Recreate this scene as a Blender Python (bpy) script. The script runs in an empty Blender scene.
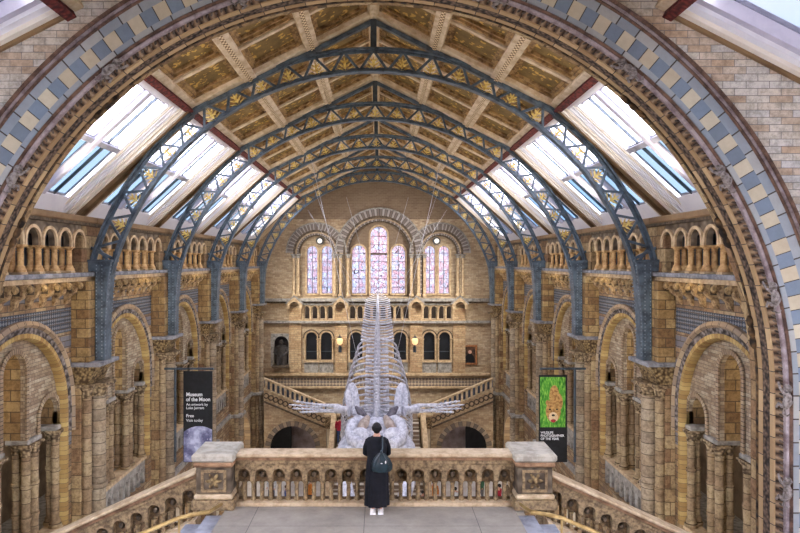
import bpy, math, random
from math import pi, sin, cos, atan2, sqrt, radians
from mathutils import Vector, Matrix
from mathutils.geometry import tessellate_polygon
random.seed(7)
C = bpy.context.scene.collection
GROUND = -14.5            # hall floor; z = 0 is the level of the viewer's eyes
BAY = 6.364
RIBS = [18.79 + BAY * i for i in range(5)]
FAR = 47.0
AXC = 0.19                # camera offset from the hall's axis
BASE = {}                 # base height of each top-level thing

# ------------------------------------------------------------------ mesh builder
class MB:
    def __init__(s): s.v = []; s.f = []
    def add(s, vs, fs):
        o = len(s.v); s.v += [tuple(p) for p in vs]; s.f += [tuple(i + o for i in f) for f in fs]; return s
    def box(s, x0, x1, y0, y1, z0, z1):
        return s.add([(x0,y0,z0),(x1,y0,z0),(x1,y1,z0),(x0,y1,z0),(x0,y0,z1),(x1,y0,z1),(x1,y1,z1),(x0,y1,z1)],
                     [(0,3,2,1),(4,5,6,7),(0,1,5,4),(1,2,6,5),(2,3,7,6),(3,0,4,7)])
    def obox(s, a, b, w, d, up=(0,0,1)):
        """bar from a to b, w wide sideways, d along the up direction"""
        a = Vector(a); b = Vector(b); t = (b - a).normalized(); u = Vector(up)
        sd = t.cross(u).normalized(); u = sd.cross(t).normalized()
        vs = [p + sd * sx * w / 2 + u * sz * d / 2 for p in (a, b) for sx, sz in ((-1,-1),(1,-1),(1,1),(-1,1))]
        return s.add(vs, [(0,1,2,3),(7,6,5,4),(0,4,5,1),(1,5,6,2),(2,6,7,3),(3,7,4,0)])
    def plate(s, outer, holes, y0, y1, axis='y'):
        """flat outline (x,z) with holes, extruded from y0 to y1"""
        loops = [outer] + list(holes)
        pts = [p for l in loops for p in l]
        tri = tessellate_polygon([[Vector((p[0], p[1], 0)) for p in l] for l in loops])
        n = len(pts)
        m = (lambda p, y: (p[0], y, p[1])) if axis == 'y' else ((lambda p, y: (y, p[0], p[1])) if axis == 'x' else (lambda p, y: (p[0], p[1], y)))
        vs = [m(p, y0) for p in pts] + [m(p, y1) for p in pts]
        fs = [tuple(t) for t in tri] + [tuple(i + n for i in reversed(t)) for t in tri]
        k = 0
        for l in loops:
            c = len(l)
            for i in range(c):
                a, b = k + i, k + (i + 1) % c
                fs.append((a, b, b + n, a + n))
            k += c
        return s.add(vs, fs)
    def rings(s, rings, closed=True, cap=True, loop=False):
        n = len(rings[0]); vs = [p for r in rings for p in r]; fs = []
        R = len(rings)
        for i in range(R if loop else R - 1):
            j = (i + 1) % R
            for k in range(n if closed else n - 1):
                l = (k + 1) % n
                fs.append((i*n + k, i*n + l, j*n + l, j*n + k))
        if cap and not loop and closed:
            fs.append(tuple(range(n - 1, -1, -1))); fs.append(tuple((R-1)*n + k for k in range(n)))
        return s.add(vs, fs)
    def lathe(s, x, y, prof, n=12, sx=1, sy=1):
        return s.rings([[(x + r*sx*cos(2*pi*k/n), y + r*sy*sin(2*pi*k/n), z) for k in range(n)] for z, r in prof])
    def tube(s, pts, r, n=6, cap=True):
        pts = [Vector(p) for p in pts]; out = []
        rr = r if isinstance(r, (list, tuple)) else [r] * len(pts)
        prev = None
        for i, p in enumerate(pts):
            t = (pts[min(i+1, len(pts)-1)] - pts[max(i-1, 0)]).normalized()
            if prev is None:
                a = Vector((0,0,1)) if abs(t.z) < .9 else Vector((1,0,0))
                u = t.cross(a).normalized()
            else:
                u = (prev - t * prev.dot(t)).normalized()
            prev = u; w = t.cross(u)
            out.append([p + (u*cos(2*pi*k/n) + w*sin(2*pi*k/n)) * rr[i] for k in range(n)])
        return s.rings(out, cap=cap)
    def ball(s, c, r, n=8, m=6, q=None):
        rx, ry, rz = r if isinstance(r, (list, tuple)) else (r, r, r)
        vs = []
        for i in range(m + 1):
            a = pi * i / m
            for k in range(n):
                b = 2*pi*k/n
                p = Vector((rx*sin(a)*cos(b), ry*sin(a)*sin(b), rz*cos(a)))
                if q: p = q @ p
                vs.append((c[0]+p.x, c[1]+p.y, c[2]+p.z))
        fs = [(i*n+k, (i+1)*n+k, (i+1)*n+(k+1)%n, i*n+(k+1)%n) for i in range(m) for k in range(n)]
        return s.add(vs, fs)
    def sweep(s, cx, cz, prof, zleg, seg=24, a0=0.0, a1=pi):
        """closed profile [(radius, y)] swept over a round arch in the xz plane, with straight legs down to zleg"""
        rg = []
        if zleg is not None: rg.append([(cx + r, y, zleg) for r, y in prof])
        for i in range(seg + 1):
            a = a0 + (a1 - a0) * i / seg
            rg.append([(cx + r*cos(a), y, cz + r*sin(a)) for r, y in prof])
        if zleg is not None: rg.append([(cx - r, y, zleg) for r, y in prof])
        return s.rings(rg)
    def build(s, name, mat, parent=None, smooth=False, bevel=0, kind=None, label=None, base=0.0):
        if parent is not None: base = BASE.get(root_of(parent).name, 0.0)
        me = bpy.data.meshes.new(name)
        me.from_pydata([(p[0], p[1], p[2] - base) for p in s.v], [], s.f)
        me.validate(); me.update()
        import bmesh
        bm = bmesh.new(); bm.from_mesh(me)
        bmesh.ops.recalc_face_normals(bm, faces=bm.faces); bm.to_mesh(me); bm.free()
        if smooth:
            for p in me.polygons: p.use_smooth = True
            try: me.set_sharp_from_angle(angle=radians(38))
            except Exception: pass
        if isinstance(mat, str): mat = M[mat]
        me.materials.append(mat)
        o = bpy.data.objects.new(name, me); C.objects.link(o)
        if parent is not None: o.parent = parent
        else: o.location.z = base; BASE[o.name] = base
        if bevel:
            b = o.modifiers.new('bevel', 'BEVEL'); b.width = bevel; b.segments = 1; b.limit_method = 'ANGLE'
        if kind: o['kind'] = kind
        if label: o['label'] = label
        return o
def root_of(o):
    while o.parent is not None: o = o.parent
    return o
def arch_loop(cx, cz, r, zb, seg=16):
    return [(cx - r, zb)] + [(cx - r*cos(pi*i/seg), cz + r*sin(pi*i/seg)) for i in range(seg+1)] + [(cx + r, zb)]
def rect(x0, x1, z0, z1): return [(x0,z0),(x1,z0),(x1,z1),(x0,z1)]
def circle(cx, cz, r, n=14): return [(cx + r*cos(2*pi*i/n), cz + r*sin(2*pi*i/n)) for i in range(n)]
def thing(name, label, cat, loc=(0,0), base=0.0, rz=0.0, group=None, kind=None):
    o = bpy.data.objects.new(name, None); C.objects.link(o)
    o.empty_display_size = .3
    o.location = (loc[0], loc[1], base); o.rotation_euler = (0, 0, rz); BASE[o.name] = base
    if cat: o['category'] = cat
    if label: o['label'] = label
    if group: o['group'] = group
    if kind: o['kind'] = kind
    return o
def tag(o, label, cat, group=None):
    o['label'] = label; o['category'] = cat
    if group: o['group'] = group
    return o
KIDS = {}
def kids(o):
    return [c for c in C.objects if c.parent is o]
def dup(o, parent=None, _k=None):
    if _k is None:
        _k = {}
        for c in C.objects:
            if c.parent is not None: _k.setdefault(c.parent.name, []).append(c)
    c = o.copy(); C.objects.link(c); c.parent = parent
    if parent is None: BASE[c.name] = BASE.get(o.name, 0.0)
    for ch in _k.get(o.name, []): dup(ch, c, _k)
    return c

# ------------------------------------------------------------------ materials
M = {}
def srgb(c):
    return tuple(((x/255)/12.92 if x/255 <= .04045 else ((x/255+.055)/1.055)**2.4) for x in c) + (1,)
class NT:
    def __init__(s, name):
        m = bpy.data.materials.new(name); m.use_nodes = True; s.m = m; s.t = m.node_tree
        s.b = s.t.nodes['Principled BSDF']; M[name] = m
    def n(s, typ, **kw):
        nd = s.t.nodes.new(typ)
        for k, v in kw.items(): setattr(nd, k, v)
        return nd
    def l(s, a, b): s.t.links.new(a, b)
    def math(s, op, a, b=None, c=None):
        nd = s.n('ShaderNodeMath', operation=op)
        for i, x in enumerate((a, b, c)):
            if x is None: continue
            if isinstance(x, (int, float)): nd.inputs[i].default_value = x
            else: s.l(x, nd.inputs[i])
        return nd.outputs[0]
    def mix(s, f, a, b, mode='MIX'):
        nd = s.n('ShaderNodeMix', data_type='RGBA', blend_type=mode)
        for i, x in ((0, f), (6, a), (7, b)):
            if isinstance(x, (int, float, tuple)): nd.inputs[i].default_value = x
            else: s.l(x, nd.inputs[i])
        return nd.outputs[2]
    def pos(s):
        g = s.n('ShaderNodeNewGeometry'); sp = s.n('ShaderNodeSeparateXYZ'); s.l(g.outputs['Position'], sp.inputs[0]); return sp.outputs
    def obj(s):
        g = s.n('ShaderNodeTexCoord'); sp = s.n('ShaderNodeSeparateXYZ'); s.l(g.outputs['Object'], sp.inputs[0]); return sp.outputs
    def vec(s, x, y, z=0.0):
        c = s.n('ShaderNodeCombineXYZ')
        for i, v in enumerate((x, y, z)):
            if isinstance(v, (int, float)): c.inputs[i].default_value = v
            else: s.l(v, c.inputs[i])
        return c.outputs[0]
    def noise(s, vec, scale, detail=3, rough=.6):
        nd = s.n('ShaderNodeTexNoise'); nd.inputs['Scale'].default_value = scale; nd.inputs['Detail'].default_value = detail
        nd.inputs['Roughness'].default_value = rough
        if vec is not None: s.l(vec, nd.inputs['Vector'])
        return nd.outputs['Fac']
    def ramp(s, f, stops):
        r = s.n('ShaderNodeValToRGB'); e = r.color_ramp.elements
        e[0].position, e[0].color = stops[0][0], stops[0][1]
        e[1].position, e[1].color = stops[-1][0], stops[-1][1]
        for p, c in stops[1:-1]:
            k = e.new(p); k.color = c
        s.l(f, r.inputs[0]); return r.outputs[0]
    def bump(s, h, st=.4, dist=.02):
        b = s.n('ShaderNodeBump'); b.inputs['Strength'].default_value = st; b.inputs['Distance'].default_value = dist
        s.l(h, b.inputs['Height']); s.l(b.outputs[0], s.b.inputs['Normal'])
    def fin(s, col, rough=.8, metal=0.0, spec=.3):
        if isinstance(col, tuple): s.b.inputs['Base Color'].default_value = col
        else: s.l(col, s.b.inputs['Base Color'])
        s.b.inputs['Roughness'].default_value = rough; s.b.inputs['Metallic'].default_value = metal
        s.b.inputs['Specular IOR Level'].default_value = spec
        return s.m
def brick(name, c1, c2, c3, mortar, w, h, rough=.85, bands=None, var=.5, mort=.012, dirt=.35, obj=False, bumpd=.015):
    t = NT(name); p = t.obj() if obj else t.pos()
    u = t.math('ADD', p[0], p[1]); v = t.vec(u, p[2])
    br = t.n('ShaderNodeTexBrick'); t.l(v, br.inputs['Vector'])
    br.inputs['Color1'].default_value = (0,0,0,1); br.inputs['Color2'].default_value = (1,1,1,1); br.inputs['Mortar'].default_value = (.5,.5,.5,1)
    br.inputs['Scale'].default_value = 1; br.inputs['Mortar Size'].default_value = mort; br.inputs['Mortar Smooth'].default_value = .1
    br.inputs['Bias'].default_value = 0; br.inputs['Brick Width'].default_value = w; br.inputs['Row Height'].default_value = h
    fac = t.ramp(br.outputs['Color'], [(0, srgb(c1)), (.5, srgb(c2)), (1, srgb(c3))])
    g = t.n('ShaderNodeNewGeometry')
    n1 = t.noise(g.outputs['Position'], .45, 4, .7)
    col = t.mix(t.math('MULTIPLY', t.math('SUBTRACT', n1, .35), 1.4), fac, t.mix(1.0, fac, srgb((186,170,150)), 'MULTIPLY'))
    n2 = t.noise(g.outputs['Position'], 7, 5, .8)
    g2 = t.math('MINIMUM', t.math('MAXIMUM', t.math('MULTIPLY', t.math('SUBTRACT', n2, .42), 5.0), 0.0), 1.0)
    col = t.mix(t.math('MULTIPLY', g2, dirt*1.3), col, t.mix(1.0, col, srgb((96,82,68)), 'MULTIPLY'))
    if bands: col = bands(t, p, col)
    col = t.mix(br.outputs['Fac'], col, srgb(mortar))
    hgt = t.math('SUBTRACT', t.math('MULTIPLY', n2, .4), br.outputs['Fac'])
    t.bump(hgt, .6, bumpd)
    return t.fin(col, rough)
def plain(name, c, c2=None, scale=6, rough=.7, metal=0, spec=.3, bump=.25, dist=.01, det=4):
    t = NT(name); g = t.n('ShaderNodeNewGeometry'); n = t.noise(g.outputs['Position'], scale, det, .65)
    c2 = c2 or tuple(x * .72 for x in c)
    col = t.ramp(n, [(.36, srgb(c2)), (.6, srgb(c))])
    if bump: t.bump(n, bump, dist)
    return t.fin(col, rough, metal, spec)
def carved(name, c, c2, scale=9, rough=.8, dist=.05, lo=.3, hi=.6):
    """deeply carved terracotta relief"""
    t = NT(name); g = t.n('ShaderNodeNewGeometry')
    vo = t.n('ShaderNodeTexVoronoi', feature='SMOOTH_F1'); vo.inputs['Scale'].default_value = scale; t.l(g.outputs['Position'], vo.inputs['Vector'])
    col = t.ramp(vo.outputs['Distance'], [(lo*.4, srgb(c)), (hi, srgb(c2))])
    n = t.noise(g.outputs['Position'], 5, 3)
    col = t.mix(t.math('MULTIPLY', n, .5), col, t.mix(1.0, col, srgb((150,130,110)), 'MULTIPLY'))
    t.bump(t.math('SUBTRACT', 1.0, vo.outputs['Distance']), 1.0, dist)
    return t.fin(col, rough)
def polar(name, cx, cz, R, step, cols, rows=None, rough=.8, mortar=(70,62,55), mw=.03, zst=None, jitter=.25):
    """stones laid radially round an arch centre (object coordinates), courses straight below the springing; cols alternate"""
    t = NT(name); p = t.obj()
    dx = t.math('SUBTRACT', p[0], cx); dz = t.math('SUBTRACT', p[2], cz)
    ang = t.math('MULTIPLY', t.math('ARCTAN2', t.math('MAXIMUM', dz, 0.0), t.math('ABSOLUTE', dx)), R)
    s = t.math('ADD', ang, t.math('MINIMUM', dz, 0.0))
    u = t.math('DIVIDE', s, step); cell = t.math('FLOOR', u); fr = t.math('FRACT', u)
    wn = t.n('ShaderNodeTexWhiteNoise', noise_dimensions='1D'); t.l(t.math('ADD', cell, 3.7), wn.inputs['W'])
    if len(cols) == 2:
        par = t.math('FLOORED_MODULO', cell, 2.0)
        par = t.math('GREATER_THAN', par, .5)
        col = t.mix(par, srgb(cols[0]), srgb(cols[1]))
        col = t.mix(t.math('MULTIPLY', wn.outputs['Value'], jitter), col, t.mix(1.0, col, srgb((190,150,110)), 'MULTIPLY'))
    else:
        n = len(cols); col = t.ramp(wn.outputs['Value'], [(i/(n-1), srgb(c)) for i, c in enumerate(cols)])
    g = t.n('ShaderNodeNewGeometry'); n2 = t.noise(g.outputs['Position'], 7, 4, .7)
    col = t.mix(t.math('MULTIPLY', n2, .4), col, t.mix(1.0, col, srgb((140,125,110)), 'MULTIPLY'))
    jt = t.math('GREATER_THAN', t.math('ABSOLUTE', t.math('SUBTRACT', fr, .5)), .5 - mw)
    col = t.mix(jt, col, srgb(mortar))
    t.bump(t.math('SUBTRACT', t.math('MULTIPLY', n2, .4), jt), .6, .015)
    return t.fin(col, rough)

# wall faces
brick('light_brick', (206,202,198), (216,206,190), (196,168,140), (120,114,110), .42, .13, dirt=.35, mort=.006)
brick('buff_brick', (196,160,106), (170,130,84), (140,112,84), (98,78,58), .34, .11)
brick('far_brick', (205,165,112), (188,146,98), (150,116,82), (128,98,70), .30, .10, dirt=.3)
brick('pale_brick', (198,184,158), (178,158,130), (150,128,106), (106,94,82), .34, .09, mort=.006)
brick('ashlar', (196,172,130), (172,144,104), (146,112,82), (92,74,52), .62, .38, dirt=.45)
brick('shaft_stone', (184,162,126), (168,144,112), (148,122,94), (96,78,58), 30, .36, dirt=.4)
brick('shaft_grey', (182,166,142), (170,148,120), (146,132,114), (90,78,62), 30, .33, dirt=.4)
brick('ashlar_lamplit', (192,166,118), (168,138,92), (132,102,70), (84,68,50), .5, .27, dirt=.4)  # warm lamp glow is put into this stone colour
def wall_bands(t, p, col):
    z = p[2]
    # diapered slate band under the corbels, then alternating courses of grey and buff
    u = t.math('ADD', p[0], p[1])
    a = t.math('SINE', t.math('MULTIPLY', t.math('ADD', u, z), 28.0)); b = t.math('SINE', t.math('MULTIPLY', t.math('SUBTRACT', u, z), 28.0))
    dia = t.math('GREATER_THAN', t.math('MULTIPLY', a, b), .05)
    dc = t.mix(dia, srgb((62,68,78)), srgb((128,130,134)))
    inb = t.math('COMPARE', z, -1.62, .34)
    st = t.math('GREATER_THAN', t.math('FRACT', t.math('MULTIPLY', z, 1.45)), .5)
    sc = t.mix(st, col, t.mix(.75, col, srgb((112,118,130))))
    low = t.math('GREATER_THAN', z, -5.2)
    col = t.mix(low, col, sc)
    return t.mix(inb, col, dc)
brick('banded_wall', (190,168,132), (166,134,98), (140,116,92), (90,78,66), .5, .17, bands=wall_bands)
def far_bands(t, p, col):
    z = p[2]; u = p[0]
    a = t.math('SINE', t.math('MULTIPLY', t.math('ADD', u, z), 13.0)); b = t.math('SINE', t.math('MULTIPLY', t.math('SUBTRACT', u, z), 13.0))
    dia = t.math('GREATER_THAN', t.math('MULTIPLY', a, b), .0)
    dc = t.mix(dia, srgb((120,110,104)), srgb((196,176,150)))
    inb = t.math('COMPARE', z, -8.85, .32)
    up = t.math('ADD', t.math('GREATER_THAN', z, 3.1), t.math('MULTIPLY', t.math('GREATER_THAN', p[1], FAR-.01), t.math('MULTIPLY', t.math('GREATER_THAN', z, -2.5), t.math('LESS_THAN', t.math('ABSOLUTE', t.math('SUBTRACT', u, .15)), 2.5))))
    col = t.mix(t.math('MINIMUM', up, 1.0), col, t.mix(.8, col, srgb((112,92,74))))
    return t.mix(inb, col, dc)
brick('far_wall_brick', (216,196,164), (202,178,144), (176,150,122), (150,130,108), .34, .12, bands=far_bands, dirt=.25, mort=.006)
brick('far_plinth', (222,194,152), (206,174,132), (190,154,118), (150,126,100), .5, .16)
plain('slate_tymp', (120,100,84), (86,72,64), 3)
plain('stone', (206,180,142), (164,136,104), 5, .75)
plain('stone_grey', (168,162,152), (118,112,104), 5, .75)
plain('ledge_grey', (146,144,146), (96,96,100), 5, .6)
plain('stone_dark', (108,92,74), (62,52,42), 7, .8)
plain('rail_stone', (206,184,150), (166,140,106), 5, .55, bump=.15)
plain('baluster_stone', (158,134,98), (96,78,56), 14, .75)
plain('baluster_dark', (104,88,68), (52,44,36), 16, .75)
plain('colonnette', (208,170,116), (164,122,76), 7, .65)
plain('landing_stone', (158,152,146), (128,122,118), 2.2, .55, bump=.1, dist=.004)
plain('step_stone', (182,186,196), (140,144,156), 3, .6)
plain('iron', (88,102,113), (50,60,69), 4, .45, spec=.5, bump=.15)
plain('iron_dark', (62,72,80), (36,42,48), 4, .5, spec=.5)
plain('gilt_leaf', (232,206,120), (180,140,60), 12, .45, spec=.5)
plain('white_paint', (238,236,240), (232,229,235), 2, .5, bump=0)
plain('cream_paint', (220,200,170), (186,160,126), 3, .6, bump=0)
plain('timber_brown', (140,112,80), (118,92,64), 1.2, .7)
plain('black_paint', (28,28,32), (18,18,20), 4, .5, bump=.05)
plain('brass', (214,186,128), (170,140,88), 5, .3, .8, .6, bump=.05)
plain('bone', (224,224,232), (172,172,184), 7, .65)
plain('bone_tan', (198,182,170), (150,132,122), 5, .65)
plain('black_cloth', (22,23,30), (11,12,17), 14, .9, bump=.35)
plain('hair_dark', (24,22,22), (10,9,9), 60, .6)
plain('hair_brown', (84,58,40), (50,34,24), 60, .6)
plain('skin', (206,160,134), (190,140,116), 9, .55, bump=.05)
plain('shoe_white', (235,232,226), (205,200,196), 9, .6)
plain('teal_leather', (16,42,50), (8,22,28), 10, .4, spec=.5)
plain('grey_statue', (70,64,60), (36,34,32), 9, .6)
plain('dark_glass', (26,28,34), (14,15,19), 2, .45, spec=.3, bump=0)
plain('dark_room', (62,56,56), (40,36,36), 1, .9)
plain('slate_wall', (104,112,128), (76,82,96), 1.2, .8)
plain('warm_plaster', (134,112,86), (100,82,62), 1.2, .8)
plain('floor_stone', (236,232,228), (206,200,196), .8, .45, bump=0)
for nm, c in (('cloth_red',(186,44,66)), ('cloth_blue',(58,92,176)), ('cloth_white',(226,226,228)), ('cloth_navy',(40,48,78)),
              ('cloth_orange',(222,140,60)), ('cloth_grey',(120,122,128)), ('cloth_green',(70,116,84)), ('denim',(70,86,120)), ('cloth_pink',(216,120,140))):
    plain(nm, c, None, 12, .85)
carved('carved_dark', (134,112,94), (44,36,30), 15, dist=.05)
carved('carved_leaf', (126,96,62), (36,26,18), 10, dist=.06)
carved('carved_buff', (196,172,134), (92,74,54), 13, dist=.025)
carved('carved_gold', (186,160,112), (84,64,42), 14, dist=.02)
carved('carved_grey', (166,156,150), (66,58,54), 10, dist=.05)
carved('red_band', (136,62,56), (70,32,30), 12, dist=.01)
carved('timber_carved', (140,110,76), (58,42,28), 12, dist=.03)
plain('monkey_stone', (146,136,130), (84,74,68), 14, .7)
plain('purple_roll', (160,146,146), (112,94,94), 5, .5)
plain('brown_roll', (120,92,76), (70,52,44), 5, .6)
polar('ring_border', 0, 0, 8.1, .42, [(160,164,166), (142,150,158), (176,174,168)])
polar('ring_checks', 0, 0, 7.9, .262, [(202,190,164), (124,138,154)])
polar('ring_ochre', 0, 0, 7.4, .4, [(188,158,116), (158,128,92), (200,170,128)], mw=.02)
polar('bay_hood', 0, 0, 2.5, .3, [(196,176,144), (176,150,118), (150,132,112)])
polar('bay_lamplit', 0, 0, 2.2, .13, [(206,178,116), (184,152,92), (164,130,80)])  # yellow gallery light on the soffit, painted into the stones
polar('far_ring', 0, 0, 2.6, .17, [(176,168,162), (132,122,116)], mw=.08)
polar('small_ring', 0, 0, .6, .1, [(190,170,140), (150,128,104), (170,146,118)], mw=.08)
polar('stair_ring', 0, 0, 1.75, .26, [(178,160,138), (128,118,108)], mw=.05)
# moving the arch-centred materials' centres is done through the objects: each such part keeps its origin at the arch centre
def repeat_leaf():
    t = NT('leaf_border'); p = t.obj()
    ang = t.math('MULTIPLY', t.math('ARCTAN2', t.math('MAXIMUM', p[2], 0.0), t.math('ABSOLUTE', p[0])), 7.5)
    s = t.math('ADD', ang, t.math('MINIMUM', p[2], 0.0))
    f = t.math('FRACT', t.math('MULTIPLY', s, 6.0)); r = t.math('SQRT', t.math('ADD', t.math('MULTIPLY', p[0], p[0]), t.math('MULTIPLY', t.math('MAXIMUM', p[2], 0.0), p[2])))
    w = t.math('ABSOLUTE', t.math('SUBTRACT', f, .5))
    g = t.n('ShaderNodeNewGeometry'); n = t.noise(g.outputs['Position'], 16, 4)
    h = t.math('ADD', t.math('MULTIPLY', w, 1.6), t.math('MULTIPLY', n, .5))
    col = t.ramp(h, [(.25, srgb((40,30,24))), (.6, srgb((110,84,62))), (.95, srgb((158,132,104)))])
    t.bump(h, 1.0, .05); t.fin(col, .75)
repeat_leaf()
def coffer():
    t = NT('coffer_painting'); p = t.obj(); g = t.n('ShaderNodeNewGeometry')
    # gilded branches and leaves on a brown-olive ground
    vo = t.n('ShaderNodeTexVoronoi', feature='F1'); vo.inputs['Scale'].default_value = 4.6; n0 = t.n('ShaderNodeTexNoise'); n0.inputs['Scale'].default_value = 5; t.l(g.outputs['Position'], n0.inputs['Vector']); va = t.n('ShaderNodeVectorMath', operation='MULTIPLY_ADD'); t.l(n0.outputs['Color'], va.inputs[0]); va.inputs[1].default_value = (.35,.35,.35); t.l(g.outputs['Position'], va.inputs[2]); t.l(va.outputs[0], vo.inputs['Vector'])
    n = t.noise(g.outputs['Position'], 2.2, 5, .75)
    lf = t.math('MULTIPLY', t.math('LESS_THAN', vo.outputs['Distance'], .33), t.math('GREATER_THAN', n, .43))
    col = t.mix(lf, t.ramp(n, [(.3, srgb((96,76,44))), (.7, srgb((146,118,68)))]), srgb((206,166,86)))
    t.fin(col, .6)
coffer()
def dentil():
    t = NT('dentil_paint'); p = t.pos()
    a = t.math('GREATER_THAN', t.math('FRACT', t.math('MULTIPLY', p[1], 5.5)), .5)
    b = t.math('GREATER_THAN', t.math('FRACT', t.math('MULTIPLY', p[0], 9.0)), .5)
    c = t.math('ABSOLUTE', t.math('SUBTRACT', a, b))
    t.fin(t.mix(c, srgb((228,204,166)), srgb((120,92,60))), .6)
dentil()
def glass(name, tint, alpha=.12, milky=.0):
    t = NT(name); nt = t.t; out = nt.nodes['Material Output']
    tr = t.n('ShaderNodeBsdfTransparent'); tr.inputs[0].default_value = tint
    gl = t.n('ShaderNodeBsdfGlossy'); gl.inputs['Roughness'].default_value = .15
    mx = t.n('ShaderNodeMixShader'); mx.inputs[0].default_value = alpha
    t.l(tr.outputs[0], mx.inputs[1]); t.l(gl.outputs[0], mx.inputs[2]); t.l(mx.outputs[0], out.inputs[0]); return t.m
glass('glass_clear', (.9,.9,.98,1), .04)
glass('glass_hazy', (.25,.25,.275,1), .03)
glass('glass_blue', (.185,.225,.265,1), .03)
def stained():
    t = NT('stained_glass'); nt = t.t; out = nt.nodes['Material Output']; p = t.obj()
    v = t.vec(p[0], p[2])
    vo = t.n('ShaderNodeTexVoronoi', feature='F1'); vo.inputs['Scale'].default_value = 5.5; t.l(v, vo.inputs['Vector'])
    ve = t.n('ShaderNodeTexVoronoi', feature='DISTANCE_TO_EDGE'); ve.inputs['Scale'].default_value = 5.5; t.l(v, ve.inputs['Vector'])
    sp = t.n('ShaderNodeSeparateColor'); t.l(vo.outputs['Color'], sp.inputs[0])
    col = t.ramp(sp.outputs[0], [(0, srgb((242,230,232))), (.3, srgb((232,206,212))), (.5, srgb((236,236,240))), (.75, srgb((218,222,234))), (1, srgb((232,206,206)))])
    ed = t.math('LESS_THAN', ve.outputs['Distance'], .035)
    bars = t.math('LESS_THAN', t.math('FRACT', t.math('MULTIPLY', p[2], 1.6)), .06)
    col = t.mix(t.math('MAXIMUM', ed, bars), col, srgb((120,92,108)))
    col2 = t.mix(1.0, col, (.36,.36,.375,1), 'MULTIPLY'); tr = t.n('ShaderNodeBsdfTransparent'); t.l(col2, tr.inputs[0])
    df = t.n('ShaderNodeBsdfTranslucent'); t.l(col2, df.inputs[0])
    mx = t.n('ShaderNodeMixShader'); mx.inputs[0].default_value = .3
    t.l(tr.outputs[0], mx.inputs[1]); t.l(df.outputs[0], mx.inputs[2]); t.l(mx.outputs[0], out.inputs[0])
stained()
def emit(name, c, st):
    t = NT(name); t.b.inputs['Emission Color'].default_value = srgb(c); t.b.inputs['Emission Strength'].default_value = st; t.fin(srgb(c))
emit('lamp_glow', (255,206,150), .3)
emit('white_lamp', (255,250,240), .35)
def moonmat():
    t = NT('moon_print'); p = t.obj(); g = t.n('ShaderNodeNewGeometry')
    n = t.noise(g.outputs['Position'], 2.4, 6, .6); vo = t.n('ShaderNodeTexVoronoi'); vo.inputs['Scale'].default_value = 5; t.l(g.outputs['Position'], vo.inputs['Vector'])
    col = t.ramp(n, [(.38, srgb((96,96,128))), (.52, srgb((150,152,184))), (.66, srgb((204,206,226)))])
    col = t.mix(t.math('MULTIPLY', t.math('LESS_THAN', vo.outputs['Distance'], .16), .5), col, srgb((226,226,240)))
    t.fin(col, .7)
moonmat()
def grassmat():
    t = NT('grass_print'); g = t.n('ShaderNodeNewGeometry'); mp = t.n('ShaderNodeMapping'); mp.inputs['Scale'].default_value = (7, 1, 1.6)
    mp.inputs['Rotation'].default_value = (0, .25, 0)
    t.l(g.outputs['Position'], mp.inputs['Vector']); n = t.noise(mp.outputs[0], 2.6, 5, .7)
    t.fin(t.ramp(n, [(.3, srgb((24,60,22))), (.48, srgb((70,150,40))), (.7, srgb((170,220,96)))]), .5)
grassmat()
plain('lion_fur', (206,160,96), (128,86,44), 9, .6, bump=0)
plain('lion_pale', (236,214,178), (206,176,130), 9, .6, bump=0)
plain('lion_red', (190,50,60), (120,30,40), 9, .6, bump=0)
plain('print_white', (236,236,236), (226,226,226), 3, .6, bump=0)

carved('carved_grey_wall', (158,142,122), (96,82,66), 5, dist=.02)
plain('coffer_mould', (176,142,94), (100,72,42), 5, .6)
plain('window_pale', (196,190,202), (186,180,194), 4, .5, bump=0)
plain('window_cream', (236,226,212), (228,217,202), 1.5, .5, bump=0)
plain('window_grey', (160,158,166), (124,122,132), 2, .5, bump=.05)
plain('rivet_grey', (150,160,168), (100,112,120), 4, .5)
plain('curl_stone', (112,96,82), (50,40,34), 12, .75)
t = NT('landing_paving'); p = t.pos(); g = t.n('ShaderNodeNewGeometry'); n = t.noise(g.outputs['Position'], 2.5, 5, .7)
jx = t.math('COMPARE', t.math('FRACT', t.math('DIVIDE', t.math('ADD', p[0], 30.85), 2.05)), 0.0, .006); jy = t.math('COMPARE', t.math('FRACT', t.math('DIVIDE', p[1], 1.9)), .0, .006)
t.fin(t.mix(t.math('MAXIMUM', jx, jy), t.ramp(n, [(.3, srgb((136,130,120))), (.7, srgb((168,160,148)))]), srgb((96,90,86))), .5)
plain('panel_stone', (122,98,68), (72,56,38), 14, .8)
plain('newel_pale', (232,218,192), (206,188,158), 5, .6)
plain('cap_stone', (186,178,160), (150,142,126), 5, .6)
plain('rail_edge', (164,128,96), (112,82,58), 5, .6)
carved('stone_dark_carved', (132,118,98), (84,72,58), 7, dist=.015)
plain('red_wood', (160,104,62), (112,70,42), 6, .6)
plain('portrait_ground', (92,64,44), (50,36,28), 3, .5, bump=0)
plain('passage_wall', (176,160,158), (130,112,108), 1, .8)
t = NT('step_striped'); p = t.pos(); f = t.math('FRACT', t.math('DIVIDE', t.math('SUBTRACT', p[2], -14.5), 4.1/22))
t.fin(t.mix(t.math('COMPARE', f, .9, .12), srgb((122,104,86)), srgb((206,196,182))), .6)  # brown stone with a pale line near the top of each step
plain('bone_dark', (120,116,126), (74,70,80), 6, .7)
plain('cable', (206,206,210), (180,180,186), 3, .4)
plain('corbel_stone', (184,154,112), (104,80,56), 10, .8, bump=.6, dist=.03)
plain('gilt_boss', (164,136,90), (96,74,46), 14, .7, bump=.6, dist=.02)
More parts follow.
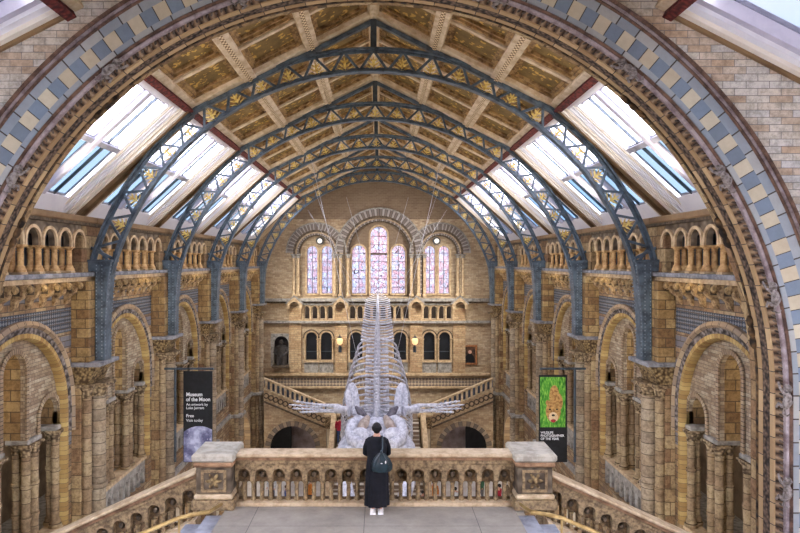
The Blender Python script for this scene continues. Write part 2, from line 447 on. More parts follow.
# ------------------------------------------------------------------ hall walls, bay by bay
YB = lambda i: RIBS[0] - BAY/2 + BAY*i        # middle of bay i (0 = nearest)
WALLX, PIERX = 8.6, 8.08
ORD = ['nearest', 'second', 'third', 'fourth', 'farthest']

def recentre(o, cx, cz):
    """put a mesh object's origin on its arch centre without moving its shape"""
    b = BASE.get(root_of(o).name, 0.0) if o.parent else BASE.get(o.name, 0.0)
    d = Vector((cx, 0, cz - b))
    o.data.transform(Matrix.Translation(-d)); o.location = Vector(o.location) + d
    return o
def shaft(mb, x, y, z0, z1, r, rings=2, n=12):
    prof = [(z0, r*1.7), (z0+.08, r*1.7), (z0+.1, r*1.35), (z0+.2, r*1.3), (z0+.24, r)]
    for i in range(rings):
        zz = z0 + (z1 - z0) * (i + 1) / (rings + 1)
        prof += [(zz-.06, r), (zz-.05, r*1.25), (zz+.05, r*1.25), (zz+.06, r)]
    prof += [(z1, r)]
    mb.lathe(x, y, prof, n)
def capital(mb, x, y, z0, z1, r, n=12):
    h = z1 - z0
    mb.lathe(x, y, [(z0, r), (z0+.04, r*1.25), (z0+.08, r*1.05), (z0+.55*h, r*1.3), (z0+.78*h, r*1.85)], n)
    mb.box(x-r*1.8, x+r*1.8, y-r*1.8, y+r*1.8, z0+.78*h, z1)

def bay_proto():
    """arcaded storey of one bay: local x along the wall, local y out of the hall"""
    t = thing('arcade_bay', None, 'wall arcade', base=GROUND)
    hb = BAY/2
    ZS = -4.07
    # wall plate with the great arch and the ground-floor arch
    MB().plate(rect(-hb, hb, GROUND, -.5), [arch_loop(0, ZS, 2.22, -8.3, 28), arch_loop(0, -11.95, 1.95, -14.4, 20)], 0, .42).build('wall_panel', 'banded_wall', t)
    # great arch rings
    o = MB().sweep(0, ZS, [(2.62,-.02),(2.62,-.12),(2.52,-.16),(2.46,-.10),(2.46,-.02)], -4.75, 32).build('hood_moulding', 'bay_hood', t, True); recentre(o, 0, ZS)
    o = MB().sweep(0, ZS, [(2.46,-.01),(2.46,-.09),(2.31,-.05),(2.31,-.01)], -4.75, 32).build('leaf_moulding', 'carved_grey', t)
    o = MB().sweep(0, ZS, [(2.31,.0),(2.31,-.07),(2.2,-.07),(2.16,0.0),(2.16,.3),(2.22,.3)], -7.3, 32).build('arch_soffit', 'bay_lamplit', t, True); recentre(o, 0, ZS)
    # tympanum with tall middle opening and two lower ones
    holes = [arch_loop(0, -2.75, .5, -4.5, 14), arch_loop(1.66, -4.15, .5, -4.5, 14), arch_loop(-1.66, -4.15, .5, -4.5, 14)]
    out = [(-2.2, -4.6)] + [(-2.2*cos(pi*i/28), ZS + 2.2*sin(pi*i/28)) for i in range(29)] + [(2.2, -4.6)]
    # openings are cut down to the capitals: join them to the outline
    def notch(cx, cz, r, zb): return [(cx - r, zb)] + [(cx - r*cos(pi*i/14), cz + r*sin(pi*i/14)) for i in range(15)] + [(cx + r, zb)]
    out = [(2.2, -4.6)] + [(2.2*cos(pi*i/28), ZS + 2.2*sin(pi*i/28)) for i in range(29)] + [(-2.2, -4.6)]
    out += notch(-1.66, -4.15, .5, -4.6) + notch(0, -2.75, .5, -4.6) + notch(1.66, -4.15, .5, -4.6)
    MB().plate(out, [], .16, .26).build('tympanum', 'pale_brick', t)
    for cx, cz in ((0,-2.75), (1.66,-4.15), (-1.66,-4.15)):
        o = MB().sweep(cx, cz, [(.5,.14),(.5,.1),(.62,.1),(.62,.14)], -4.55, 16).build('arch_moulding', 'small_ring', t); recentre(o, cx, cz)
        # deep lit reveal of the opening
        o = MB().sweep(cx, cz, [(.5,.26),(.5,1.3),(.6,1.3),(.6,.26)], -4.5, 16).build('opening_reveal', 'ashlar_lamplit', t)
    # clustered shafts
    for cx in (-.83, .83, -2.2, 2.2):
        sgn = 1 if cx > 0 else -1
        w = .27 if abs(cx) < 1 else .12
        MB().box(cx-.34, cx+.34, .06, .66, -4.62, -4.5).build('impost', 'stone_grey', t, bevel=.02)
        ps = [(cx-.19, .2), (cx+.02, .34), (cx+.2, .2), (cx, .55)] if abs(cx) < 1 else [(cx-.14*sgn, .18), (cx+.02*sgn, .4)]
        for (x, y) in ps:
            mb = MB(); shaft(mb, x, y, -7.3, -4.95, .105, 2); c = mb.build('column_shaft', 'shaft_stone', t, True)
            mb = MB(); capital(mb, x, y, -4.95, -4.62, .105, 10); mb.build('capital', 'carved_buff', c, True)
    # parapet of the first-floor gallery, with blind openings
    ho = [arch_loop(-1.9 + .475*i, -7.85, .14, -8.35, 8) for i in range(9)]
    MB().plate(rect(-2.22, 2.22, -8.75, -7.42), ho, .1, .3).build('gallery_parapet', 'stone_grey', t)
    MB().box(-2.22, 2.22, .02, .5, -7.42, -7.3).build('parapet_rail', 'stone', t, bevel=.02)
    MB().box(-2.6, 2.6, .12, .4, -8.4, -8.3).build('parapet_base', 'stone', t)
    MB().box(-hb, hb, -.1, .02, -9.1, -8.85).build('string_course', 'stone_grey', t)
    # ground-floor arch
    o = MB().sweep(0, -11.95, [(2.3,-.01),(2.3,-.08),(1.93,-.08),(1.93,.3),(2.0,.3)], GROUND, 24).build('ground_arch', 'bay_hood', t, True); recentre(o, 0, -11.95)
    # ledge of the upper gallery and its corbels
    MB().box(-hb, hb, -.5, .3, -.42, -.3).build('ledge', 'ledge_grey', t, bevel=.02)
    MB().box(-hb, hb, -.4, .1, -.54, -.42).build('ledge_moulding', 'stone', t)
    pier = .62
    nC = 8; span = BAY - 2*pier
    for k in range(nC):
        x = -span/2 + span*(k+.5)/nC
        mb = MB()
        prof = [(0, -.54), (-.42, -.54), (-.44, -.66), (-.34, -.74), (-.3, -.86), (-.14, -.96), (-.1, -1.1), (0, -1.2)]
        mb.plate(prof, [], x-.09, x+.09, axis='x')
        c = mb.build('corbel', 'corbel_stone', t, bevel=.02)
        MB().ball((x, -.43, -.66), (.11,.08,.10), 8, 6).build('foliage_boss', 'gilt_boss', c, True)
    for k in range(nC+1):
        x = -span/2 + span*k/nC
        r = span/nC/2 - .1
        if 0 < k < nC:
            o = MB().sweep(x, -.82, [(r,-.02),(r,-.24),(r+.1,-.24),(r+.1,-.02)], None, 10).build('corbel_arch', 'stone_dark', t)
    return t
proto = bay_proto()
bays = []
for i in range(5):
    for side in (1, -1):
        b = proto if not bays else dup(proto)
        bays.append(b)
        b.location = (side*WALLX, YB(i), GROUND); b.rotation_euler = (0, 0, -side*pi/2)
        sn = 'right' if side > 0 else 'left'
        where = ['nearest bay beside the carved front arch', 'bay between the first and second iron ribs', 'bay between the second and third iron ribs',
                 'bay between the third and fourth iron ribs', 'bay between the fourth and fifth iron ribs'][i]
        b['label'] = f'great round-arched brick arcade on the {sn} wall, {where}'
        b['group'] = 'arcade bays along the side walls'

# upper gallery colonnade
def gallery_proto():
    t = thing('gallery_colonnade', None, 'colonnade', base=-.3)
    hb = BAY/2; sp = .795; n = 7
    holes = []
    out = [(-hb, 1.12), (-hb, -.3), (-sp*n/2, -.3)]
    def notch(cx, cz, r, zb): return [(cx - r, zb)] + [(cx - r*cos(pi*i/12), cz + r*sin(pi*i/12)) for i in range(13)] + [(cx + r, zb)]
    for k in range(n):
        cx = (k - (n-1)/2) * sp
        r = .22
        z = .56
        zb = .42
        if k == 0: out += [(cx - .38, .42)]
        out += notch(cx, .55, .3, .42)
    out += [(sp*n/2, .42), (sp*n/2, -.3), (hb, -.3), (hb, 1.12)]
    out = [out[0], out[1], (-sp*n/2, -.3), (-sp*n/2, .42)] + out[4:]
    MB().plate(out, [], -.30, -.14).build('arcade_wall', 'carved_grey_wall', t)
    for k in range(1, n):
        x = (k - n/2) * sp
        for y in (-.24, -.04):
            mb = MB(); mb.lathe(x, y, [(-.24,.14),(-.18,.14),(-.15,.11),(-.1,.1),(-.08,.078),(.24,.075)], 12)
            c = mb.build('column_shaft', 'colonnette', t, True)
            mb = MB(); capital(mb, x, y, .24, .42, .065, 10); mb.build('capital', 'colonnette', c, True)
        MB().box(x-.13, x+.13, -.36, .1, -.3, -.24).build('column_base', 'stone', t, bevel=.01)
    for k in range(n):
        cx = (k-(n-1)/2)*sp
        o = MB().sweep(cx, .55, [(.3,-.36),(.3,-.3),(.38,-.3),(.38,-.36)], .42, 12).build('arch_moulding', 'stone', t); recentre(o, cx, .55)
    MB().box(-hb, hb, -.5, .2, 1.12, 1.3).build('cornice', 'timber_brown', t, bevel=.03)
    MB().box(-hb, hb, -.42, -.3, 1.04, 1.12).build('cornice_moulding', 'stone_dark', t)
    return t
gp = gallery_proto(); cols = []
for i in range(5):
    for side in (1, -1):
        g = gp if not cols else dup(gp); cols.append(g)
        g.location = (side*WALLX, YB(i), -.3); g.rotation_euler = (0, 0, -side*pi/2)
        sn = 'right' if side > 0 else 'left'
        g['label'] = f'upper gallery colonnade of paired terracotta columns, {ORD[i]} of the five on the {sn} wall'
        g['group'] = 'upper gallery colonnades'

# piers with clustered shafts under the ribs
def pier_proto():
    t = thing('wall_pier', None, 'pier', base=GROUND)
    MB().box(-.6, .6, -.52, .0, -2.86, -.54).build('brick_pier', 'ashlar_lamplit', t, bevel=.02)
    MB().box(-.6, .6, -.32, .0, -.3, 1.04).build('gallery_pilaster', 'ashlar', t, bevel=.02)
    MB().box(-.7, .7, -.86, .0, -2.98, -2.86).build('corbel_slab', 'ledge_grey', t, bevel=.02)
    MB().plate([(0,-3.62),(-.42,-3.62),(-.5,-3.4),(-.58,-3.2),(-.78,-2.98),(0,-2.98)], [], -.56, .56, axis='x').build('carved_corbel', 'carved_gold', t)
    MB().box(-.58, .58, -.28, .0, GROUND, -3.5).build('pier_core', 'ashlar', t, bevel=.02)
    for x, y, r in ((0, -.52, .21), (-.42, -.38, .13), (.42, -.38, .13)):
        mb = MB(); shaft(mb, x, y, GROUND+.2, -3.9, r, 3, 16); c = mb.build('column_shaft', 'shaft_grey' if r > .2 else 'shaft_stone', t, True)
        mb = MB(); capital(mb, x, y, -3.9, -3.5, r, 12); mb.build('capital', 'carved_buff', c, True)
    MB().box(-.68, .68, -.85, .0, GROUND, GROUND+.2).build('plinth', 'stone_grey', t, bevel=.03)
    MB().box(-.64, .64, -.75, .0, -9.1, -8.9).build('shaft_ring', 'stone_grey', t, bevel=.03)
    return t
pp = pier_proto(); piers = []
for i, y in enumerate(RIBS):
    for side in (1, -1):
        p = pp if not piers else dup(pp); piers.append(p)
        p.location = (side*WALLX, y, GROUND); p.rotation_euler = (0, 0, -side*pi/2)
        sn = 'right' if side > 0 else 'left'
        p['label'] = f'ashlar pier with clustered shafts carrying the {ORD[i]} iron rib on the {sn} wall'
        p['group'] = 'piers between the arcade bays'
for side, nm in ((1,'right'),(-1,'left')):
    s = MB()
    xs = sorted((side*WALLX, side*(WALLX+.4)))
    s.box(xs[0], xs[1], RIBS[4], FAR, GROUND, 1.2)
    s.build('wall_' + nm, 'ashlar', kind='structure')
    # outer wall of the side galleries
    xs = sorted((side*12.8, side*13.1)); s = MB(); s.box(xs[0], xs[1], 9, FAR, GROUND, -1.7); s.build('wall_%s' % nm, 'warm_plaster', kind='structure')
    s = MB(); s.box(xs[0], xs[1], 9, FAR, -1.7, 1.3); s.build('wall_%s' % nm, 'slate_wall', kind='structure')
    for z, th, n2 in ((-9.0, .3, 'floor'), (-1.7, .25, 'floor'), (1.18, .12, 'ceiling')):
        xs = sorted((side*(WALLX+.42), side*12.9)); s = MB(); s.box(xs[0], xs[1], 9, FAR, z-th, z); s.build(n2, 'stone_grey', kind='structure')
    # short stretch of wall on the viewer's side of the arch
    xs = sorted((side*WALLX, side*13)); s = MB(); s.box(xs[0], xs[1], 12.2, 12.43, GROUND, 1.2); s.build('wall_near', 'ashlar', kind='structure')
MB().box(-13.2, 13.2, 2, FAR+1, GROUND-.3, GROUND).build('floor', 'floor_stone', kind='structure')

# ------------------------------------------------------------------ roof
RX, RZ, PX, PZ = 0, 7.2, 5.42, 4.45        # ridge and purlin
EX, EZ = 8.95, 1.2                         # eaves
def slope_map(x0, z0, x1, z1):
    L = sqrt((x1-x0)**2 + (z1-z0)**2); dx, dz = (x1-x0)/L, (z1-z0)/L; nx, nz = -dz, dx
    if nz < 0: nx, nz = -nx, -nz
    return L, lambda s, t, n: (x0 + dx*s + nx*n, t, z0 + dz*s + nz*n)
def sbox(mb, P, s0, s1, t0, t1, n0, n1):
    vs = [P(s,t,n) for n in (n0,n1) for (s,t) in ((s0,t0),(s1,t0),(s1,t1),(s0,t1))]
    mb.add(vs, [(0,3,2,1),(4,5,6,7),(0,1,5,4),(1,2,6,5),(2,3,7,6),(3,0,4,7)])
LC, PC = slope_map(RX, RZ, PX, PZ)
LS, PS = slope_map(PX, PZ, EX, EZ); PS_ = PS
hb = BAY/2
def ceiling_proto():
    t = thing('ceiling', None, None, kind='structure')
    del_ = MB(); sbox(del_, PC, 0, LC, -hb, hb, .3, .36); del_.build('ceiling_board', 'timber_brown', t)
    mb = MB()
    for tt in (-hb, hb-.3): sbox(mb, PC, 0, LC, tt, tt+.3, -.02, .3)
    mb.build('cross_beam', 'cream_paint', t, bevel=.02)
    for tt in (-hb+BAY/3, -hb+2*BAY/3):
        m1 = MB(); sbox(m1, PC, 0, LC, tt-.07, tt+.07, .06, .3); m1.build('rafter', 'cream_paint', t, bevel=.02)
    for s in (LC/3, 2*LC/3):
        m1 = MB(); sbox(m1, PC, s-.2, s+.2, -hb, hb, -.06, .3); m1.build('purlin', 'cream_paint', t, bevel=.02)
        m1 = MB(); sbox(m1, PC, s-.06, s+.06, -hb, hb, -.1, -.06); m1.build('dentil_strip', 'dentil_paint', t)
    m1 = MB(); sbox(m1, PC, 0, .13, -hb, hb, -.06, .3); m1.build('ridge_beam', 'cream_paint', t)
    m1 = MB(); sbox(m1, PC, LC-.32, LC-.12, -hb, hb, -.02, .3); m1.build('wall_plate', 'cream_paint', t, bevel=.02)
    m1 = MB(); sbox(m1, PC, LC-.12, LC+.06, -hb, hb, -.12, .3); m1.build('painted_purlin', 'red_band', t)
    ss = [.13, LC/3-.2, LC/3+.2, 2*LC/3-.2, 2*LC/3+.2, LC-.32]
    for a in range(3):
        for b in range(3):
            s0, s1 = ss[2*a], ss[2*a+1]; t0 = -hb + BAY/3*b + .1 + (.2 if b == 0 else 0); t1 = -hb + BAY/3*(b+1) - .1 - (.2 if b == 2 else 0)
            mb = MB()
            for k, (ins, n0) in enumerate(((0,.12),(.09,.19))):
                w = .09
                sbox(mb, PC, s0+ins, s1-ins, t0+ins, t0+ins+w, n0, .3); sbox(mb, PC, s0+ins, s1-ins, t1-ins-w, t1-ins, n0, .3)
                sbox(mb, PC, s0+ins, s0+ins+w, t0+ins, t1-ins, n0, .3); sbox(mb, PC, s1-ins-w, s1-ins, t0+ins, t1-ins, n0, .3)
            f = mb.build('coffer_frame', 'coffer_mould', t)
            m1 = MB(); sbox(m1, PC, s0+.18, s1-.18, t0+.18, t1-.18, .27, .3); m1.build('coffer_panel', 'coffer_painting', f)
    return t
cp = ceiling_proto(); first = True
for i in range(-3, 5):
    for side in (1, -1):
        c = cp if first else dup(cp); first = False
        c.location = (0, YB(i), 0); c.rotation_euler = (0, 0, 0 if side > 0 else pi)
for side in (1, -1):
    c = MB(); 
    def PCs(s,t,n,side=side):
        x,y,z = PC(s,t,n); return (side*x, y, z)
    sbox(c, PCs, 0, LC, RIBS[4], FAR, 0, .3); c.build('ceiling', 'coffer_mould', kind='structure')

wn = 0
def skylight_proto():
    PS = lambda s_, t_, n_: PS_(s_, t_, n_*(.4 if n_ > 0 else 1))
    t = thing('window_1', None, None, kind='structure')
    t0, t1 = -2.2, 2.2; s0, s1 = .28, 4.05; G = .5
    # brown timber strips next to the ribs, cream stepped mouldings
    for sg in (-1, 1):
        def B(a, b, n0, n1, nm, mat, s_=0.0, e_=LS):
            lo, hi = sorted((sg*a, sg*b)); m1 = MB(); sbox(m1, PS, s_, e_, lo, hi, n0, n1); return m1.build(nm, mat, t)
        B(2.98, hb, -.02, .4, 'rafter', 'timber_brown')
        B(2.86, 2.98, -.12, .4, 'timber_moulding', 'timber_brown'); B(2.72, 2.86, -.1, .4, 'window_moulding', 'window_cream')
        B(2.6, 2.72, -.04, .45, 'window_moulding', 'window_cream')
        B(2.48, 2.6, .02, .5, 'window_moulding', 'white_paint')
        B(2.36, 2.48, .12, .5, 'window_moulding', 'white_paint')
        B(2.28, 2.36, .2, .6, 'window_moulding', 'window_cream')
        B(2.2, 2.28, .28, .6, 'window_frame', 'white_paint')
    m1 = MB(); sbox(m1, PS, .0, .18, -2.6, 2.6, .0, .5); sbox(m1, PS, .18, .28, t0-.08, t1+.08, .2, .6); m1.build('window_head', 'white_paint', t)
    m1 = MB()
    a = PS(s1, t0-.4, .3); b = PS(LS, t0-.4, .02)
    vs = [PS(s1, -2.6, .32), PS(LS+.1, -2.6, -.05), PS(LS+.1, 2.6, -.05), PS(s1, 2.6, .32), PS(s1, -2.6, .62), PS(LS+.1, -2.6, .62), PS(LS+.1, 2.6, .62), PS(s1, 2.6, .62)]
    m1.add(vs, [(0,3,2,1),(4,5,6,7),(0,1,5,4),(1,2,6,5),(2,3,7,6),(3,0,4,7)]); m1.build('window_sill', 'white_paint', t)
    # three lights, each with a thin bar, and a transom
    W = (t1-t0)/3; sm = s0 + (s1-s0)*.5
    for k in (1, 2):
        m1 = MB(); sbox(m1, PS, s0, s1, t0+W*k-.11, t0+W*k+.11, .1, .56); m1.build('mullion', 'window_pale', t, bevel=.02)
    m1 = MB(); sbox(m1, PS, sm-.08, sm+.08, t0, t1, .26, .56); m1.build('transom', 'window_grey', t, bevel=.01)
    for k in range(3):
        a, b = t0+W*k+.09, t0+W*(k+1)-.09
        for (q0, q1, mat) in ((s0, sm-.06, 'glass_clear'), (sm+.06, s1, 'glass_blue')):
            m1 = MB(); sbox(m1, PS, q0, q1, a, b, .48, .49); p = m1.build('pane', mat, t)
            m1 = MB()
            for e in (a, b-.05): sbox(m1, PS, q0, q1, e, e+.05, .42, .54)
            sbox(m1, PS, q0, q0+.05, a, b, .42, .54); sbox(m1, PS, q1-.05, q1, a, b, .42, .54)
            m1.build('sash', 'window_grey', p)
            m1 = MB(); sbox(m1, PS, q0, q1, (a+b)/2-.03, (a+b)/2+.03, .36, .54); m1.build('glazing_bar', 'iron_dark', p)
    return t
sp_ = skylight_proto(); first = True; wn = 1
for i in range(5):
    for side in (1, -1):
        c = sp_ if first else dup(sp_); first = False
        c.name = 'window_%d' % wn; wn += 1
        c.location = (0, YB(i), 0); c.rotation_euler = (0, 0, 0 if side > 0 else pi)
for side in (1, -1):       # last half bay and the shallower skylights on the viewer's side of the arch
    def PSs(s,t,n,side=side):
        x,y,z = PS(s,t,n); return (side*x, y, z)
    c = MB(); sbox(c, PSs, 0, LS, RIBS[4], FAR, 0, .3); c.build('ceiling', 'cream_paint', kind='structure')
    LQ, PQ0 = slope_map(PX, PZ, 13.6, .25)
    def PQ(s,t,n,side=side):
        x,y,z = PQ0(s,t,n); return (side*x, y, z)
    w = thing('window_%d' % wn, None, None, kind='structure'); wn += 1
    Y0, Y1 = -6.0, 11.5
    def B(s_, e_, a, b, n0, n1, nm, mat):
        m1 = MB(); sbox(m1, PQ, s_, e_, a, b, n0, n1); return m1.build(nm, mat, w)
    B(0, LQ, Y1-.08, Y1, -.06, .4, 'window_moulding', 'timber_brown'); B(0, LQ, Y1-.22, Y1-.08, .0, .4, 'window_moulding', 'window_cream')
    B(0, LQ, Y1-.4, Y1-.22, .08, .4, 'window_moulding', 'white_paint'); B(0, LQ, Y1-.55, Y1-.4, .16, .5, 'window_moulding', 'window_pale')
    B(0, .3, Y0, Y1-1, .0, .5, 'window_head', 'white_paint')
    for k in range(12):
        a = Y1-.55-1.3*(k+1); b = a+1.3
        B(.3, LQ, a+.08, b, .4, .41, 'pane', ('glass_blue' if k % 2 == 1 else 'glass_hazy') if k < 4 else 'glass_clear'); B(.3, LQ, a, a+.08, .28, .5, 'glazing_bar', 'window_grey')
    B(3.3, 3.42, Y0, Y1-1, .28, .5, 'transom', 'window_grey')

# ------------------------------------------------------------------ iron ribs
RC, RO, RI = -2.35, 8.64, 7.90
def chord(mb, r, th, w, a0, a1, seg=56, y=0):
    rg = []
    for i in range(seg+1):
        a = a0 + (a1-a0)*i/seg
        rg.append([(rr*cos(a), yy, RC + rr*sin(a)) for rr, yy in ((r-th, y-w/2), (r, y-w/2), (r, y+w/2), (r-th, y+w/2))])
    mb.rings(rg)
def rib_proto():
    t = thing('iron_rib', None, 'roof rib', base=-2.86)
    a0 = math.asin(2.35/8.5)
    MBo = MB(); chord(MBo, RO, .07, .22, a0-.01, pi-a0+.01); chord(MBo, RO-.07, .09, .04, a0, pi-a0); MBo.build('outer_chord', 'iron', t, bevel=.008)
    m = MB(); chord(m, RI+.07, .06, .24, a0-.03, pi-a0+.03); chord(m, RI+.16, .09, .04, a0, pi-a0); m.build('inner_chord', 'iron', t, bevel=.008)
    m = MB(); chord(m, RI+.03, .012, .2, a0, pi-a0)
    N = 150
    for i in range(N):
        a = a0 + (pi-2*a0)*(i+.5)/N
        for yy in (-.09, .09):
            m.ball((( RI+.025)*cos(a), yy, RC+(RI+.025)*sin(a)), .022, 5, 3)
    m.build('rivet_strip', 'rivet_grey', t)
    n = 25
    for k in range(n):
        am = a0 + (pi-2*a0)*(k)/n; an = a0 + (pi-2*a0)*(k+1)/n; ac = (am+an)/2
        pt = lambda r, a: (r*cos(a), 0, RC + r*sin(a))
        for a_, b_ in ((pt(RI+.08, am), pt(RO-.08, ac)), (pt(RO-.08, ac), pt(RI+.08, an))):
            m = MB(); m.obox(a_, b_, .07, .07, up=(0,1,0)); m.build('lattice_bar', 'iron', t)
        # gilded leaf spray inside the triangle
        if 1 <= k < n-1:
            m = MB(); c0 = Vector(pt(RI+.08, ac)); ur = Vector((cos(ac),0,sin(ac))); ut = Vector((-sin(ac),0,cos(ac)))
            def leaf(base, d, L, w):
                d = d.normalized(); sd = Vector((-d.z, 0, d.x)); q = [base, base+d*L*.45+sd*w, base+d*L, base+d*L*.45-sd*w]
                vs = [v + Vector((0, -.02, 0)) for v in q] + [v + Vector((0, .02, 0)) for v in q]
                m.add(vs, [(0,1,2,3),(7,6,5,4),(0,4,5,1),(1,5,6,2),(2,6,7,3),(3,7,4,0)])
            leaf(c0, ur, .44, .045)
            for f, ang, L in ((.02,1.1,.26),(.12,.95,.24),(.24,.8,.18)):
                for sg in (-1, 1):
                    leaf(c0+ur*f, ur*cos(ang)+ut*sg*sin(ang), L, .028)
            m.build('gilded_leaf', 'gilt_leaf', t)
    # king post and raking rafters under the ceiling
    m = MB(); m.box(-.09, .09, -.09, .09, RC+RO-.02, RZ-.1); m.build('king_post', 'iron_dark', t)
    for sg in (1, -1):
        m = MB(); m.obox((sg*.05, 0, RZ-.16), (sg*(PX-.1), 0, PZ-.06), .16, .12, up=(0,0,1)); m.build('raking_rafter', 'iron', t)
        m = MB(); m.obox((sg*(PX-.1), 0, PZ-.1), (sg*5.9, 0, RC+sqrt(RO**2-5.9**2)-.05), .26, .16, up=(0,0,1)); m.build('purlin_bracket', 'iron_dark', t)
        # leg: tapering box stanchion standing against the pier
        prof = [(sg*8.3, .02), (sg*7.62, .02), (sg*7.7, -.5), (sg*7.76, -1.2), (sg*7.8, -2.0), (sg*7.8, -2.86), (sg*8.07, -2.86), (sg*8.07, -.56), (sg*8.07, -.28), (sg*8.27, -.28)]
        m = MB(); m.plate(prof, [], -.24, .24); L = m.build('leg', 'iron', t, bevel=.01)
        m = MB()
        for i in range(26):
            z = -.1 - i*.105
            for yy in (-.2, .2):
                x = 7.62 + .17*min(1, (-z)/1.6) - .01
                m.ball((sg*x, yy, z), .02, 5, 3)
            for xx in (7.87, 8.03): m.ball((sg*xx, -.245, z), .02, 5, 3)
        m.build('rivet_row', 'rivet_grey', L)
        m = MB(); m.box(*(sorted((sg*7.58, sg*8.34))), -.27, .27, .0, .07); m.build('leg_cap', 'iron', t, bevel=.01)
        a1 = a0 + .02
        m = MB(); m.obox((sg*7.66, 0, .1), (sg*8.3, 0, .42), .08, .09, up=(0,1,0)); m.build('knee_bar', 'iron', t)
    return t
rp = rib_proto()
for i, y in enumerate(RIBS):
    r = rp if i == 0 else dup(rp)
    r.location = (0, y, -2.86)
    r['label'] = 'blue-grey latticed iron arch rib with gilded leaves, ' + ['nearest to the viewer, largest in the roof', 'second from the viewer', 'third from the viewer, middle of the five', 'fourth from the viewer', 'farthest, against the end wall'][i]
    r['group'] = 'iron ribs under the glazed roof'

MB().box(-13.6, 13.6, -6.3, -6, GROUND, RZ+.4).build('wall_rear', 'light_brick', kind='structure')
for s in (1, -1):
    MB().box(*sorted((s*13.55, s*13.85)), -6.2, 11.5, GROUND, .4).build('wall_' + ('right' if s > 0 else 'left'), 'light_brick', kind='structure')
    MB().box(*sorted((s*2.8, s*13.6)), -6, 9.3, -8.3, -8.0).build('floor', 'stone_grey', kind='structure')
MB().box(-2.75, 2.75, -6, 4, -5.2, -4.71).build('floor', 'stone_grey', kind='structure')
# ------------------------------------------------------------------ near stone arch
AZ = -2.4; AD = 11.5
out = [(-13.6, GROUND), (-13.6, .3), (-PX, PZ+.05), (0, RZ+.1), (PX, PZ+.05), (13.6, .3), (13.6, GROUND), (8.2, GROUND), (8.2, AZ)]
out += [(8.2*cos(pi*i/64), AZ + 8.2*sin(pi*i/64)) for i in range(1, 64)] + [(-8.2, AZ), (-8.2, GROUND)]
# the arch rises into the gable: clip it to the roof line
def roofz(x):
    x = abs(x); return RZ+.1 - (RZ-PZ)*x/PX if x < PX else PZ+.05 - (PZ-.3)*(x-PX)/(13.6-PX)
for side, nm in ((1, 'right'), (-1, 'left')):
    pts = [(side*8.2, GROUND), (side*8.2, AZ)] + [(side*8.2*cos(a), AZ + 8.2*sin(a)) for a in [pi/2*i/40 for i in range(1, 40)]]
    pts = [p for p in pts if p[1] < roofz(p[0]) + .3]
    last = pts[-1]
    pts += [(last[0], roofz(last[0])+.5), (side*PX, PZ+.4), (side*13.6, .6), (side*13.6, GROUND)]
    # drop doubled points
    MB().plate(pts, [], AD, AD+.8).build('wall_near', 'light_brick', kind='structure')
arch = thing('carved_stone_arch', 'huge round arch of carved terracotta and blue and cream stones framing the hall', 'arch', loc=(0, AD), base=GROUND)
def ringp(name, mat, prof, seg=96, sm=True, rc=True):
    o = MB().sweep(0, AZ, prof, GROUND, seg).build(name, mat, arch, sm)
    return recentre(o, 0, AZ) if rc else o
ringp('hood_moulding', 'brown_roll', [(8.34,0),(8.34,-.06),(8.30,-.14),(8.26,-.08),(8.26,0)])
ringp('hood_roll', 'purple_roll', [(8.27,0),(8.26,-.07),(8.235,-.10),(8.21,-.06),(8.21,0)])
ringp('hood_fillet', 'brown_roll', [(8.215,0),(8.21,-.05),(8.18,-.08),(8.16,-.03),(8.16,0)])
ringp('outer_border', 'ring_border', [(8.16,0),(8.16,-.03),(7.99,-.03),(7.99,.2),(8.16,.2)], sm=False)
ringp('chequered_ring', 'ring_checks', [(7.99,.0),(7.99,-.03),(7.70,-.03),(7.70,.2),(7.99,.2)], sm=False)
ringp('inner_border', 'ring_border', [(7.70,.0),(7.70,-.03),(7.60,-.03),(7.60,.3),(7.70,.3)], sm=False)
ringp('dark_roll', 'brown_roll', [(7.60,.1),(7.60,-.02),(7.57,-.07),(7.54,-.02),(7.54,.2)])
ringp('pale_roll', 'purple_roll', [(7.56,.1),(7.55,.0),(7.52,-.03),(7.485,.0),(7.48,.06),(7.5,.2)])
ringp('leaf_border', 'leaf_border', [(7.6,.5),(7.5,.04),(7.47,.10),(7.42,.14),(7.40,.2),(7.5,.5)])
ringp('ochre_edge', 'ring_ochre', [(7.5,.5),(7.40,.17),(7.37,.17),(7.36,.27),(7.5,.5)], sm=False)
ringp('patterned_soffit', 'carved_dark', [(7.6,.5),(7.36,.27),(7.355,.47),(7.6,.52)], sm=False)
ringp('rear_ochre_edge', 'ring_ochre', [(7.6,.5),(7.345,.47),(7.345,.60),(7.6,.8)], sm=False)
ringp('leaf_fringe', 'carved_leaf', [(7.6,.6),(7.33,.6),(7.33,.66),(7.6,.8)], sm=False)
ringp('arch_back', 'ashlar', [(8.9,.7),(7.4,.7),(7.4,.95),(8.9,.95)], sm=False)
# dark rolling leaves along the border: repeated carved knobs, one mesh of the border's pattern
m = MB()
def ap(s, r):
    """point on the arch line, s metres from the crown"""
    a = s/7.45
    if abs(a) <= pi/2: return (r*sin(a), AZ + r*cos(a)), a
    sg = 1 if a > 0 else -1
    return (sg*r, AZ - (abs(s) - 7.45*pi/2)), sg*pi/2
k = 0; s = -22.5
while s < 22.5:
    (x, z), a = ap(s, 7.46)
    q = Matrix.Rotation(a + .6, 3, 'Y')
    m.ball((x, .09, z), (.022, .04, .05), 6, 4, q)
    s += .095
m.build('curled_leaves', 'curl_stone', arch, True)
